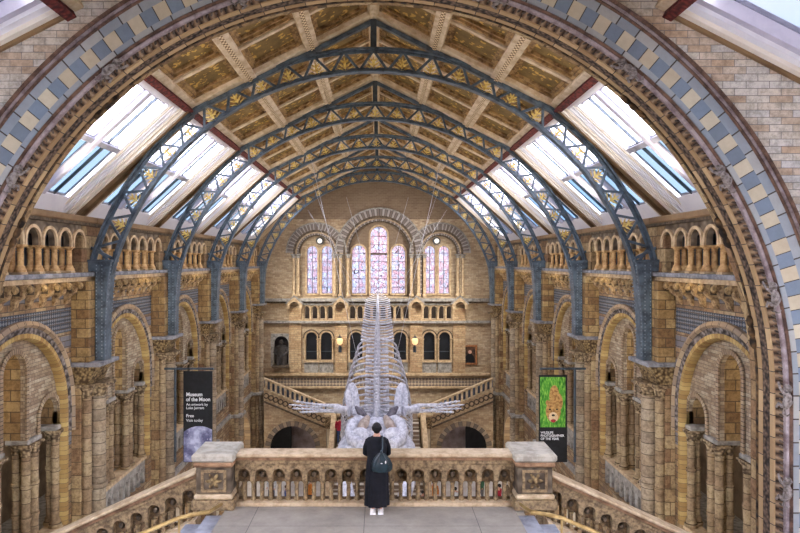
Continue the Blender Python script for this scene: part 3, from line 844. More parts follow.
# climbing carved animals
def monkey(s_pos, flip):
    (x, z), a = ap(s_pos, 7.44)
    m = MB(); R = Matrix.Rotation(a, 3, 'Y')
    def P(u, v, w):        # u along the arch, v radial (out), w towards the viewer
        p = R @ Vector((u*flip, 0, v)); return (x + p.x, .02 - w, z + p.z)
    m.tube([P(-.17,0,.05), P(-.08,.02,.09), P(.04,.02,.11), P(.12,0,.10)], [.045,.075,.07,.05], 8)
    m.ball(P(.2,.02,.12), (.065,.065,.06), 8, 6); m.ball(P(.25,-.02,.14), .035, 6, 4)
    for e in (-1, 1): m.ball(P(.18,.02+.065*e,.12), .022, 6, 4)
    m.tube([P(.1,.04,.1), P(.16,.11,.06), P(.27,.13,.03)], [.028,.024,.02], 6)
    m.tube([P(.1,-.04,.1), P(.2,-.09,.06), P(.3,-.1,.03)], [.028,.024,.02], 6)
    m.tube([P(-.14,.04,.06), P(-.06,.12,.07), P(-.14,.14,.02)], [.04,.03,.022], 6)
    m.tube([P(-.14,-.04,.06), P(-.08,-.12,.07), P(-.16,-.13,.02)], [.04,.03,.022], 6)
    m.tube([P(-.18,0,.05), P(-.27,-.03,.05), P(-.32,.04,.05), P(-.28,.1,.04)], [.02,.017,.015,.012], 5)
    m.build('carved_monkey', 'monkey_stone', arch, True)
for sp0 in (2.2, 5.0, 7.6, 9.9, 11.75, 13.4, 15.2):
    monkey(sp0, -1); monkey(-sp0, 1)
# scalloped bosses along the rear fringe
m = MB()
for sg in (-1, 1):
    for sp0 in (5.6, 8.6, 10.6):
        (x, z), a = ap(sg*sp0, 7.34)
        m = MB(); q = Matrix.Rotation(a, 3, 'Y')
        for du in (-.2, 0, .2):
            p = q @ Vector((du, 0, -.03)); m.ball((x+p.x, .62, z+p.z), (.13, .06, .07), 7, 5, q)
        m.build('fringe_boss', 'carved_leaf', arch, True)

# ------------------------------------------------------------------ landing, balustrade, stairs
LZ = -4.705
LANDING = MB().box(-2.75, 2.75, 4, 12.75, LZ-.5, LZ).build('floor', 'landing_paving', kind='structure')
def balustrade(name, label, x0, x1, slope, n):
    """arcaded balustrade; x0 -> x1, the rail falls with |x| by slope"""
    y0 = 12.32
    t = thing(name, label, 'balustrade', loc=(0, 0), base=LZ - (0 if not slope else 2.2))
    def dz(x): return -slope*(abs(x) - 2.9) - .12 if slope else 0
    def bar(za, zb, ya, yb, nm, mat, bev=.01):
        vs = []
        for x in (x0, x1):
            vs += [(x, ya, za+dz(x)), (x, yb, za+dz(x)), (x, yb, zb+dz(x)), (x, ya, zb+dz(x))]
        m = MB(); m.add(vs, [(0,1,2,3),(7,6,5,4),(0,4,5,1),(1,5,6,2),(2,6,7,3),(3,7,4,0)]); return m.build(nm, mat, t, bevel=bev)
    bar(-3.76, -3.69, y0-.04, y0+.38, 'top_rail', 'rail_stone', .02)
    bar(-3.83, -3.76, y0+.02, y0+.34, 'rail_moulding', 'rail_edge', .01)
    bar(-3.92, -3.83, y0+.06, y0+.3, 'rail_moulding', 'baluster_stone', .01)
    bar(LZ if not slope else LZ-.25, -4.63, y0-.02, y0+.34, 'plinth', 'rail_stone', .01)
    sp = (x1-x0)/n
    top = []; 
    out = [(x0, -4.24+dz(x0)), (x0, -3.92+dz(x0)), (x1, -3.92+dz(x1)), (x1, -4.24+dz(x1))]
    r = sp*.36
    for k in reversed(range(n)):
        cx = x0 + sp*(k+.5); d = dz(cx)
        out += [(cx + r, -4.24+dz(cx+r))] + [(cx + r*cos(pi*i/10), -4.12 + d + r*sin(pi*i/10)) for i in range(11)] + [(cx - r, -4.24+dz(cx-r))]
    MB().plate(out, [], y0+.06, y0+.19).build('arch_panel', 'baluster_stone', t)
    lh = []
    for k in range(n):
        for f in (.27, .73):
            cx = x0 + sp*(k+f); d = dz(cx); lh.append([(px_, pz_ + d) for px_, pz_ in arch_loop(cx, -4.33, .046, -4.6, 6)])
    MB().plate([(x0, -4.64+dz(x0)), (x0, -3.93+dz(x0)), (x1, -3.93+dz(x1)), (x1, -4.64+dz(x1))], lh, y0+.19, y0+.25).build('pierced_panel', 'panel_stone', t)
    for k in range(n+1):
        x = x0 + sp*k
        if k in (0, n): continue
        d = dz(x)
        m = MB(); m.lathe(x, y0+.15, [(-4.63+d,.05),(-4.6+d,.05),(-4.56+d,.034),(-4.52+d,.03),(-4.4+d,.034),(-4.34+d,.03),(-4.3+d,.045),(-4.24+d,.06)], 8); m.build('baluster', 'baluster_stone', t, True)
    for k in range(n):
        x = x0 + sp*(k+.5); d = dz(x)
        m = MB(); m.lathe(x, y0+.14, [(-4.63+d,.05),(-4.6+d,.05),(-4.56+d,.036),(-4.42+d,.04),(-4.34+d,.034),(-4.28+d,.055)], 8)
        b = m.build('inner_baluster', 'baluster_stone', t, True)
        m = MB(); m.ball((x, y0+.18, -4.14+d), (.06,.04,.065), 10, 7); m.build('roundel', 'baluster_dark', b, True)
    return t
XL, XR = (234-380)*12.3/640+AXC, (515-380)*12.3/640+AXC
balustrade('stone_balustrade', 'long level stone balustrade with small arches along the landing edge', XL, XR, 0, 16)
balustrade('stone_balustrade', 'sloping stone stair balustrade going down to the left of the landing', -7.36, -3.35, .45, 12)
balustrade('stone_balustrade', 'sloping stone stair balustrade going down to the right of the landing', 3.42, 7.36, .45, 12)
def pedestal(cx, label):
    t = thing('balustrade_pedestal', label, 'pedestal', loc=(cx, 12.55), base=LZ, group='pedestals at the landing corners')
    b = MB; y0, y1 = -.42, .42
    w = .41
    b().box(-w, w, -.46, .46, -3.8, -3.64).build('cap', 'cap_stone', t, bevel=.04)
    b().box(-w+.03, w-.03, -.43, .43, -3.9, -3.8).build('cap_moulding', 'rail_edge', t, bevel=.03)
    b().box(-w+.07, w-.07, -.36, .36, -4.42, -3.9).build('die', 'stone_dark_carved', t, bevel=.02)
    b().box(-w+.04, w-.04, -.42, .42, -4.52, -4.42).build('base_moulding', 'rail_stone', t, bevel=.03)
    b().box(-w, w, -.46, .46, LZ, -4.52).build('plinth', 'baluster_stone', t, bevel=.02)
    fr = MB(); fr.plate(rect(-.24,.24,-4.38,-3.96), [rect(-.19,.19,-4.33,-4.01)], -.385, -.35); f = fr.build('panel_frame', 'baluster_stone', t)
    m = MB()
    for k in range(6):
        a = k*pi/3; q = Matrix.Rotation(-a, 3, 'Y'); m.ball((.085*cos(a), -.375, -4.17+.085*sin(a)), (.075,.03,.035), 7, 5, q)
    m.ball((0,-.385,-4.17), .045, 8, 6); m.build('carved_rosette', 'carved_gold', t, True)
pedestal((212.5-380)*12.1/640+AXC, 'square stone pedestal with carved rosette at the left end of the level balustrade')
pedestal((536-380)*12.1/640+AXC, 'square stone pedestal with carved rosette at the right end of the level balustrade')
for side, nm in ((1,'right'),(-1,'left')):
    m = MB()
    for k in range(11):
        a, b = 2.75+.4*k, 2.75+.4*(k+1); x0, x1 = sorted((side*a, side*b)); m.box(x0, x1, 9.4, 12.3, LZ-.168*(k+1)-.6, LZ-.168*(k+1))
    t = thing('stone_stair', f'pale stone steps going down to the {nm} from the landing', 'stairs', base=LZ-2.4)
    m.build('steps', 'step_stone', t)
    t = thing('brass_handrail', f'curved brass handrail on the {nm} side of the landing above the steps', 'handrail', base=LZ-2)
    X0 = 2.42 if side < 0 else 2.5
    pts = [(side*(X0), 10.5, -3.98), (side*X0, 10.2, -3.92), (side*(X0+.06), 9.98, -3.90), (side*(X0+.3), 9.9, -3.91)] + [(side*(X0+.5+.4*k), 9.9, -3.96-.168*k) for k in range(10)]
    MB().tube(pts, .034, 8).build('rail', 'brass', t, True)
    for k in (0, 4, 8):
        x = side*(X0+.5+.4*k); MB().tube([(x, 9.9, -3.98-.168*k), (x, 9.9, LZ-.168*k-.4)], .018, 8).build('post', 'brass', t, True)

# ------------------------------------------------------------------ far wall
FS = FAR/640
fx = lambda px: (px-380)*FS+AXC
fz = lambda py: (262-py)*FS
lan = [  # px centre, half width px, top py, bottom py
    (312.2,5.2,246,293.5,1),(327,5.2,246,293.5,1),(358.8,6.8,245.5,293.5,1),(378.8,8.3,226.5,293.5,1),(398.4,6.8,245.5,293.5,1),(429.8,5.2,246,293.5,1),(444,5.2,246,293.5,1)]
lowin = [(311.5,5.6,332,360),(326.4,5.6,332,360),(356.2,6.2,332,360),(400,6.2,332,360),(429.2,5.6,332,360),(444.6,5.6,332,360)]
CX1, CX2, CX3 = fx(317), fx(379.5), fx(439.5)
gal = []
for a, b, n in ((303,334,4),(348.5,410,8),(422.5,453,4)):
    for k in range(n): gal.append((a+(b-a)*(k+.5)/n, (b-a)/n*.32))
holes = [arch_loop(fx(c), fz(tp)-w*FS, w*FS, fz(bt), 12) for c,w,tp,bt,_ in lan]
holes += [arch_loop(fx(c), fz(tp)-w*FS, w*FS, fz(bt), 12) for c,w,tp,bt in lowin]
holes += [arch_loop(fx(c), fz(306)-w*FS, w*FS, fz(319), 8) for c,w in gal]
holes += [rect(fx(272.5), fx(290), fz(365), fz(335))]
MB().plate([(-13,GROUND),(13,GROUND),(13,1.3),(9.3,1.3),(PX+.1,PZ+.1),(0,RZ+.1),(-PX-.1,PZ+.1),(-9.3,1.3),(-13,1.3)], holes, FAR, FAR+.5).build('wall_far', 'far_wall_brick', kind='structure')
# front skin: brick face with three great recesses
def seg_arch(cx, cz, r, zb): return arch_loop(cx, cz, r, zb, 24)
rec = [seg_arch(CX1, fz(253), 19.5*FS, fz(297)), seg_arch(CX2, fz(252), 32.5*FS, fz(297)), seg_arch(CX3, fz(253), 19.5*FS, fz(297))]
outl = [(-9,fz(300)),(9,fz(300)),(9,1.2),(8.4,2.2),(PX,PZ),(0,RZ),(-PX,PZ),(-8.4,2.2),(-9,1.2)]
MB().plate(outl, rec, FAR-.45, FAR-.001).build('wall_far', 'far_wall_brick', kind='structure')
def arcf(name, mat, cx, cz, r0, r1, y0, y1, zb, par, seg=28):
    y_ = (y0-FAR, y1-FAR)
    o = MB().sweep(cx, cz, [(r0,y0),(r0,y1),(r1,y1),(r1,y0)], zb, seg).build(name, mat, par); recentre(o, cx, cz)
    return o
for i, (cx, r, top, nm) in enumerate(((CX1, 19.5, 253, 'left'), (CX2, 32.5, 252, 'middle'), (CX3, 19.5, 253, 'right'))):
    t = thing('window_arch', f'{"great" if i==1 else "smaller"} round brick and stone arch around the {nm} stained-glass windows of the end wall', 'arch', base=fz(297), group='arches round the stained-glass windows')
    R = r*FS; wd = (9.5 if i != 1 else 10)*FS; dq = .04 if i == 1 else 0
    arcf('voussoir_ring', 'far_ring', cx, fz(top), R+wd, R+.25, FAR-.52-dq, FAR-.44, None, t)
    arcf('hood_moulding', 'stone_grey', cx, fz(top), R+wd+.1, R+wd, FAR-.58-dq, FAR-.44, None, t)
    arcf('inner_roll', 'stone_dark', cx, fz(top), R+.25, R+.1, FAR-.54, FAR-.3, fz(297), t)
    arcf('recessed_order', 'far_ring', cx, fz(top), R+.1, R-.12, FAR-.4, FAR-.15, fz(297), t)
    arcf('inner_roll', 'stone_dark', cx, fz(top), R-.12, R-.2, FAR-.28, FAR-.1, fz(297), t)
# lancets: stone surround + stained glass
W0 = wn
for i, (c, w, tp, bt, _) in enumerate(lan):
    t = thing('window_%d' % wn, None, None, kind='structure'); wn += 1
    cz = fz(tp)-w*FS
    MB().plate(arch_loop(fx(c), cz, w*FS, fz(bt), 14), [], FAR+.2, FAR+.22).build('stained_pane', 'stained_glass', t)
    arcf('window_frame', 'stone', fx(c), cz, w*FS+.13, w*FS, FAR-.08, FAR+.05, fz(bt), t, 14)
    MB().box(fx(c)-w*FS-.1, fx(c)+w*FS+.1, FAR-.14, FAR+.1, fz(bt)-.12, fz(bt)).build('window_sill', 'stone', t)
    MB().box(fx(c)-.02, fx(c)+.02, FAR+.17, FAR+.23, fz(bt), fz(tp)).build('glazing_bar', 'iron_dark', t)
    if i == 3: MB().box(fx(c)-w*FS, fx(c)+w*FS, FAR+.1, FAR+.24, fz(254)-.06, fz(254)+.06).build('transom', 'stone_dark', t)
for i, (c, w, tp, bt) in enumerate(lowin):
    t = thing('window_%d' % wn, None, None, kind='structure'); wn += 1
    cz = fz(tp)-w*FS
    MB().plate(arch_loop(fx(c), cz, w*FS, fz(bt), 14), [], FAR+.3, FAR+.34).build('pane', 'dark_glass', t)
    arcf('window_frame', 'stone', fx(c), cz, w*FS+.12, w*FS, FAR-.1, FAR+.1, fz(bt), t, 14)
    arcf('hood_moulding', 'stone_dark', fx(c), cz, w*FS+.2, w*FS+.12, FAR-.16, FAR+.1, fz(338), t, 14)
    MB().box(fx(c)-w*FS-.12, fx(c)+w*FS+.12, FAR-.22, FAR, fz(362), fz(360)).build('window_sill', 'stone', t)
    MB().box(fx(c)-w*FS-.1, fx(c)+w*FS+.1, FAR-.1, FAR, fz(372.5), fz(362)).build('apron_panel', 'stone_grey', t)
    for e in (-1, 1):
        m = MB(); m.lathe(fx(c)+e*(w*FS+.06), FAR-.16, [(fz(360),.09),(fz(359),.06),(fz(340),.06),(fz(338.5),.11)], 8); m.build('side_column', 'stone', t, True)
    MB().box(fx(c)-w*FS, fx(c)+w*FS, FAR+.2, FAR+.3, fz(352)-.03, fz(352)+.03).build('transom', 'iron_dark', t)
MB().box(-9, 9, FAR+1.2, FAR+1.3, GROUND, fz(300)).build('wall_far', 'dark_room', kind='structure')
# wall columns flanking the great arches
for c in (294.5, 299, 335, 341, 348.5, 411, 418, 424, 457, 462):
    m = MB(); z0, z1 = fz(296), fz(258)
    m.lathe(fx(c), FAR-.5, [(z0,.18),(z0+.15,.18),(z0+.2,.12),(z0+.3,.11),(z1,.11)], 10)
    t = thing('wall_column', 'slim stone column beside the stained-glass windows of the end wall', 'column', base=z0, group='slim columns of the end wall')
    s = m.build('column_shaft', 'stone', t, True)
    m = MB(); capital(m, fx(c), FAR-.5, z1, fz(254), .12, 8); m.build('capital', 'stone_grey', t, True)
# ledges
def ledge(nm, x0, x1, y0, py, hpx, mat, cat='ledge', lab=''):
    o = MB().box(fx(x0), fx(x1), FAR-y0, FAR, fz(py+hpx), fz(py)).build(nm, mat, bevel=.03, kind='structure'); return o
ledge('trim_1', 264, 490, .6, 298, 3.2, 'stone_grey'); ledge('trim_2', 264, 490, .35, 301, 2, 'stone_dark')
ledge('trim_3', 264, 490, .45, 320.5, 2.4, 'stone_grey'); ledge('trim_4', 264, 490, .3, 372.5, 3.0, 'stone'); ledge('trim_5', 264, 490, .3, 386, 2, 'stone')
ledge('trim_6', 264, 490, .2, 302.5, 2, 'stone')
# gabled hoods over the wall piers
gabl = [(295.5,0),(341,0),(416,0),(459,0)]
for i, (c, _) in enumerate(gabl):
    t = thing('gabled_hood', ['small pointed stone gable left of the left stained-glass windows', 'small pointed stone gable between the left and middle windows', 'small pointed stone gable between the middle and right windows', 'small pointed stone gable right of the right stained-glass windows'][i], 'gable', base=fz(308), group='pointed gables on the end wall')
    x = fx(c)
    out = [(x-.55, fz(308)), (x-.55, fz(303)), (x, fz(296)), (x+.55, fz(303)), (x+.55, fz(308)), (x+.36, fz(308)), (x+.36, fz(305)), (x+.25, fz(302.4)), (x, fz(301)), (x-.25, fz(302.4)), (x-.36, fz(305)), (x-.36, fz(308))]
    MB().plate(out, [], FAR-.75, FAR).build('gable', 'stone', t)
    m = MB(); m.obox((x-.62, FAR-.4, fz(303)-.02), (x, FAR-.4, fz(295.4)), .85, .09, up=(0,0,1)); m.obox((x+.62, FAR-.4, fz(303)-.02), (x, FAR-.4, fz(295.4)), .85, .09, up=(0,0,1)); m.build('coping', 'stone_grey', t)
    m = MB(); m.box(x-.45, x+.45, FAR-.18, FAR, fz(372), fz(308)); m.build('wall_strip', 'far_plinth', t)
# little blind gallery columns
for a, b, n, nm in ((303,334,4,'left'),(348.5,410,8,'middle'),(422.5,453,4,'right')):
    t = thing('small_arcade', f'small gallery of short columns on the end wall under the {nm} stained-glass windows', 'arcade', base=fz(322), group='small galleries of the end wall')
    for k in range(n+1):
        x = fx(a+(b-a)*k/n); m = MB(); m.lathe(x, FAR-.12, [(fz(319.5),.1),(fz(318.5),.1),(fz(318),.07),(fz(309),.065),(fz(308),.1),(fz(307),.12)], 8); m.build('column_shaft', 'stone', t, True)
    for k in range(n):
        x = fx(a+(b-a)*(k+.5)/n); w = (b-a)/n*.32*FS
        arcf('arch_moulding', 'stone', x, fz(306)-w, w+.09, w, FAR-.14, FAR, fz(308), t, 8)
    m = MB(); m.box(fx(a)-.1, fx(b)+.1, FAR-.3, FAR, fz(322.6), fz(320)); m.build('balcony_ledge', 'stone', t)
    m = MB(); m.box(fx(a)-.1, fx(b)+.1, FAR-.25, FAR, fz(305), fz(303)); m.build('cornice', 'stone_grey', t)
# roundel lamps in the side arches
for c, nm in ((320,'left'),(436.5,'right')):
    t = thing('roundel_lamp', f'small round white lamp above the {nm} pair of stained-glass windows', 'lamp', base=fz(241)-.2)
    MB().ball((fx(c), FAR-.2, fz(241)), .17, 10, 8).build('globe', 'white_lamp', t, True)
    m = MB(); m.tube([(fx(c), FAR-.2, fz(241)), (fx(c), FAR+.02, fz(241))], .05); m.build('bracket', 'iron_dark', t)
    o = MB().sweep(fx(c), fz(241), [(.2,FAR-.24),(.2,FAR-.1),(.28,FAR-.1),(.28,FAR-.24)], None, 20, 0, 2*pi).build('ring', 'iron_dark', t)
# sconces
for c, nm in ((340.2,'left'),(414.6,'right')):
    t = thing('wall_sconce', f'glowing bracket lamp on the end wall to the {nm} of the whale skeleton', 'wall lamp', base=fz(350), group='bracket lamps on the end wall')
    x = fx(c)
    m = MB(); m.tube([(x, FAR-.2, fz(350)), (x, FAR-.35, fz(347)), (x, FAR-.5, fz(344))], .05); m.box(x-.12, x+.12, FAR-.22, FAR-.15, fz(352), fz(346)); m.build('bracket', 'iron_dark', t)
    MB().lathe(x, FAR-.5, [(fz(344),.08),(fz(342.5),.2),(fz(339),.24),(fz(337),.15)], 10).build('lamp_shade', 'lamp_glow', t, True)
    MB().lathe(x, FAR-.5, [(fz(337),.2),(fz(335.4),.04),(fz(333.6),.02)], 8).build('finial', 'iron_dark', t, True)
# statue in niche, bust
t = thing('statue', 'dark seated statue in a square niche at the left of the end wall', 'statue', base=fz(365))
x = fx(281.5)
m = MB(); m.tube([(x, FAR-.05, fz(364)), (x, FAR-.1, fz(357)), (x, FAR-.1, fz(350)), (x, FAR-.1, fz(346)), (x, FAR-.1, fz(344.5))], [.42,.45,.36,.38,.12], 12)
m.ball((x, FAR-.1, fz(342)), (.16,.17,.21), 10, 8)
m.tube([(x-.34, FAR-.1, fz(347)), (x-.45, FAR-.2, fz(352)), (x-.2, FAR-.42, fz(355))], [.13,.12,.09], 8); m.tube([(x+.34, FAR-.1, fz(347)), (x+.45, FAR-.2, fz(352)), (x+.2, FAR-.42, fz(355))], [.13,.12,.09], 8)
m.tube([(x-.2, FAR-.2, fz(356)), (x-.2, FAR-.55, fz(357)), (x-.2, FAR-.55, fz(364))], [.17,.16,.12], 8); m.tube([(x+.2, FAR-.2, fz(356)), (x+.2, FAR-.55, fz(357)), (x+.2, FAR-.55, fz(364))], [.17,.16,.12], 8)
m.build('figure', 'grey_statue', t, True)
MB().box(x-.6, x+.6, FAR-.7, FAR+.3, fz(366.5), fz(364)).build('plinth', 'stone_dark', t, bevel=.03)
m = MB(); m.plate(rect(fx(271), fx(291.5), fz(366.5), fz(333.5)), [arch_loop(x, fz(343), .52, fz(364), 14)], FAR-.12, FAR+.05); m.build('niche_frame', 'stone_grey', t)
MB().box(fx(272), fx(291), FAR+.42, FAR+.5, fz(366), fz(334)).build('niche_back', 'dark_room', t)
t = thing('framed_portrait', 'small dark portrait painting in a brown frame at the right of the end wall', 'painting', base=fz(365))
MB().plate(rect(fx(462.5), fx(477), fz(364.5), fz(345)), [rect(fx(464.3), fx(475.2), fz(362.6), fz(346.8))], FAR-.16, FAR-.02).build('frame', 'red_wood', t, bevel=.02)
MB().box(fx(463.5), fx(476), FAR-.07, FAR-.03, fz(363.5), fz(346)).build('canvas', 'portrait_ground', t)
x = fx(469.8)
MB().plate([(x-.36, fz(362.6)), (x-.32, fz(356)), (x-.12, fz(353.6)), (x+.12, fz(353.6)), (x+.3, fz(356.5)), (x+.34, fz(362.6))], [], FAR-.085, FAR-.07).build('painted_sitter', 'hair_dark', t)
MB().plate(circle(x, fz(351.8), .13), [], FAR-.09, FAR-.07).build('painted_face', 'skin', t)
# ------------------------------------------------------------------ far staircase
SD = 43.0; SS = SD/640
sx = lambda px: (px-380)*SS+AXC
sz = lambda py: (262-py)*SS
for side, nm in ((-1,'left'),(1,'right')):
    q = (lambda px: sx(px)) if side < 0 else (lambda px: sx(757-px))
    xa, xb = q(264), q(326)      # outer (high) and inner (low) ends
    za, zb = sz(378), sz(404)
    def band(d0, d1, y0, y1, nm2, mat, par):
        vs = []
        for x, z in ((xa, za), (xb, zb)): vs += [(x,y0,z-d1),(x,y1,z-d1),(x,y1,z-d0),(x,y0,z-d0)]
        m = MB(); m.add(vs, [(0,1,2,3),(7,6,5,4),(0,4,5,1),(1,5,6,2),(2,6,7,3),(3,7,4,0)]); return m.build(nm2, mat, par, bevel=.01)
    t = thing('grand_staircase', f'brick and stone flight with carved balustrade climbing to the {nm} below the end wall', 'stairs', base=GROUND, group='side flights of the far staircase')
    # wall under the flight with arch
    cx, cz, R = q(292.7), sz(449), 23*SS
    o = [(xa, GROUND), (xa, za-1.5), (xb, zb-1.5), (xb, GROUND)]
    a_ = [(cx - R, GROUND)] + [(cx - R*cos(pi*i/24), cz + R*sin(pi*i/24)) for i in range(25)] + [(cx + R, GROUND)]
    if side > 0: pts = [(xa, GROUND), (xa, za-1.5), (xb, zb-1.5), (xb, GROUND)] + a_
    else: pts = [(xa, GROUND), (xa, za-1.5), (xb, zb-1.5), (xb, GROUND)] + list(reversed(a_))
    MB().plate(pts, [], SD, SD+.4).build('flight_wall', 'far_wall_brick', t)
    o = MB().sweep(cx, cz, [(R+.33,SD-.06),(R,SD-.06),(R,SD+.2),(R+.33,SD+.2)], GROUND, 24).build('arch_ring', 'stair_ring', t); recentre(o, cx, cz)
    band(.72, 1.55, SD-.05, SD+.3, 'carved_string', 'stone', t)
    band(1.5, 1.62, SD-.14, SD+.1, 'string_moulding', 'stone_dark', t)
    band(.66, .76, SD-.12, SD+.3, 'string_cap', 'rail_stone', t)
    band(-.03, .1, SD-.12, SD+.2, 'handrail', 'rail_stone', t)
    L = 13
    for k in range(L):
        f = (k+.5)/L; x = xa+(xb-xa)*f; z = za+(zb-za)*f
        o = MB().sweep(x, z-1.12, [(.2,SD-.1),(.2,SD-.04),(.12,SD-.04),(.12,SD-.1)], None, 12, 0, 2*pi).build('scroll_ring', 'stone_dark', t)
        m = MB(); m.box(x-.07, x+.07, SD-.1, SD+.1, z-.7, z); m.build('baluster', 'rail_stone', t)
    MB().plate([(xa, za-.7),(xa, za-.06),(xb, zb-.06),(xb, zb-.7)], [], SD+.16, SD+.26).build('rear_parapet', 'slate_wall', t)
    vs = MB(); 
    for k in range(12):
        f0, f1 = k/12, (k+1)/12; x0, x1 = sorted((xa+(xb-xa)*f0, xa+(xb-xa)*f1)); z = za+(zb-za)*f0-1.0; vs.box(x0, x1, SD+.3, SD+2.4, z-.5, z)
    vs.build('steps', 'step_stone', t)
    MB().box(*sorted((xa, xb)), SD+2.6, SD+2.7, GROUND, sz(449)+R+.5).build('passage_back', 'passage_wall', t)
    MB().box(*sorted((cx+side*.3, cx+side*1.9)), SD+1.6, SD+1.7, GROUND, sz(449)+R+.4).build('passage_dark', 'black_paint', t)  # black box added to stand in for the dark side of the passage
    t = thing('newel_post', f'carved newel with pale shaft at the foot of the {nm} far flight', 'newel post', base=GROUND, group='newels of the far staircase')
    x0, x1 = sorted((q(325.5), q(338.5)))
    MB().box(x0, x1, SD-.3, SD+.5, sz(428), sz(416)).build('capital', 'carved_buff', t, bevel=.04)
    MB().box(x0-.08, x1+.08, SD-.38, SD+.55, sz(416), sz(413.5)).build('cap_slab', 'rail_stone', t, bevel=.03)
    MB().box(x0+.1, x1-.1, SD-.2, SD+.4, GROUND, sz(428)).build('shaft', 'newel_pale', t, bevel=.04)
t = thing('central_steps', 'wide stone steps rising between the two newels under the whale skeleton', 'stairs', base=GROUND)
m = MB(); N = 22; y0, y1 = 36.2, 42.6; z1 = -10.4
for k in range(N):
    m.box(sx(339), sx(418), y0+(y1-y0)*k/N, y1 + 2.4, GROUND+(z1-GROUND)*k/N, GROUND+(z1-GROUND)*(k+1)/N)
m.build('steps', 'step_striped', t)
for side in (-1, 1):
    t = thing('stair_wall', 'low stone side wall of the central far steps on the ' + ('left' if side < 0 else 'right'), 'stair wall', base=GROUND)
    x = sx(335) if side < 0 else sx(422)
    MB().plate([(y0-.3, GROUND), (y0-.3, GROUND+1.0), (y1, z1+1.0), (y1+.2, GROUND)], [], x-.15, x+.15, axis='x').build('cheek', 'stone', t)
    MB().box(x-.16, x+.16, y0-.9, y0-.3, GROUND, GROUND+1.4).build('newel', 'rail_stone', t, bevel=.05)
MB().box(sx(264), sx(493), SD+2.4, FAR, -10.8, -10.4).build('floor', 'stone_grey', kind='structure')

# ------------------------------------------------------------------ whale skeleton
whale = thing('whale_skeleton', 'huge pale whale skeleton hung head down from the roof over the hall', 'skeleton', base=-9.0)
path = [(45.6,-2.15),(43.2,-2.45),(40.6,-2.95),(38,-3.55),(35.5,-4.25),(33.2,-5.15),(31.4,-6.1),(30,-6.95),(29.0,-7.35)]
def wp(f):
    f = max(0, min(.99999, f)) * (len(path)-1); i = int(f); u = f-i
    p = [Vector((0, *path[max(0, min(len(path)-1, j))])) for j in (i-1, i, i+1, i+2)]
    q = .5*((2*p[1]) + (p[2]-p[0])*u + (2*p[0]-5*p[1]+4*p[2]-p[3])*u*u + (3*p[1]-p[0]-3*p[2]+p[3])*u**3)
    return q
WX = 0.04
def frame(f):
    a, b = wp(f-.01), wp(f+.01); t_ = (b-a).normalized(); side = Vector((1,0,0)); up = side.cross(t_).normalized()
    if up.z < 0: up = -up
    return wp(f) + Vector((WX,0,0)), t_, side, up
NV = 48
for k in range(NV):
    f = (k/(NV-1))**.86 if k else 0.0
    c, t_, sd, up = frame(f)
    g = min(1, k/24); r = .05 + .16*g; 
    m = MB()
    rot = Matrix((sd, t_, up)).transposed()
    m.ball(c, (r, .07+.06*g, r), 8, 5, rot)
    # neural spine
    hgt = (.12 + .62*g) * (1.0 if k < 38 else 1.0 - (k-38)*.05)
    m.tube([c+up*r*.6, c+up*(r+hgt*.6)-t_*.05, c+up*(r+hgt)-t_*.16], [.07*g+.03, .06*g+.025, .05*g+.03], 6)
    # transverse processes
    tw = (.04 + .66*min(1, k/6)) * (1.0 if k < 23 else .5)
    for s in (-1, 1):
        m.tube([c+sd*s*r*.7, c+sd*s*(r+tw*.5)+up*.02, c+sd*s*(r+tw)-t_*.1+up*(.1 if k < 23 else -.03)], [.05*g+.02,.045*g+.02,.06*g+.025], 6)
    v = m.build('vertebra', 'bone', whale, True)
    if 5 < k < 24:
        m = MB(); m.tube([c-up*r*.8+sd*.07, c-up*(r+.22*g+.16)+t_*(-.05), c-up*r*.8-sd*.07], [.035,.055,.035], 6); m.build('chevron_bone', 'bone', v, True)
for k in range(15):
    f = .515 + .0315*k
    c, t_, sd, up = frame(f)
    fr = (k+.5)/15
    Wd = (1.05 + .65*sin(min(1, fr*1.15)*pi*.62)) * 1.0; Hd = 1.25 + .75*sin(fr*pi*.8)
    for s in (-1, 1):
        pts = []
        for j in range(11):
            a = .12 + j/10*2.15
            pts.append(c + sd*s*(.12 + (Wd-.12)*sin(min(a, pi/2)) if a < pi/2 else 0)*1.0 + sd*s*((Wd*(1-.35*(1-sin(a)))) if a >= pi/2 else 0) + up*(.12 - Hd*.62*(1-cos(a))) - t_*(.5*(j/10)))
        m = MB(); m.tube(pts, [.05,.055,.055,.055,.055,.055,.055,.055,.05,.045,.03], 6); m.build('rib', 'bone', whale, True)
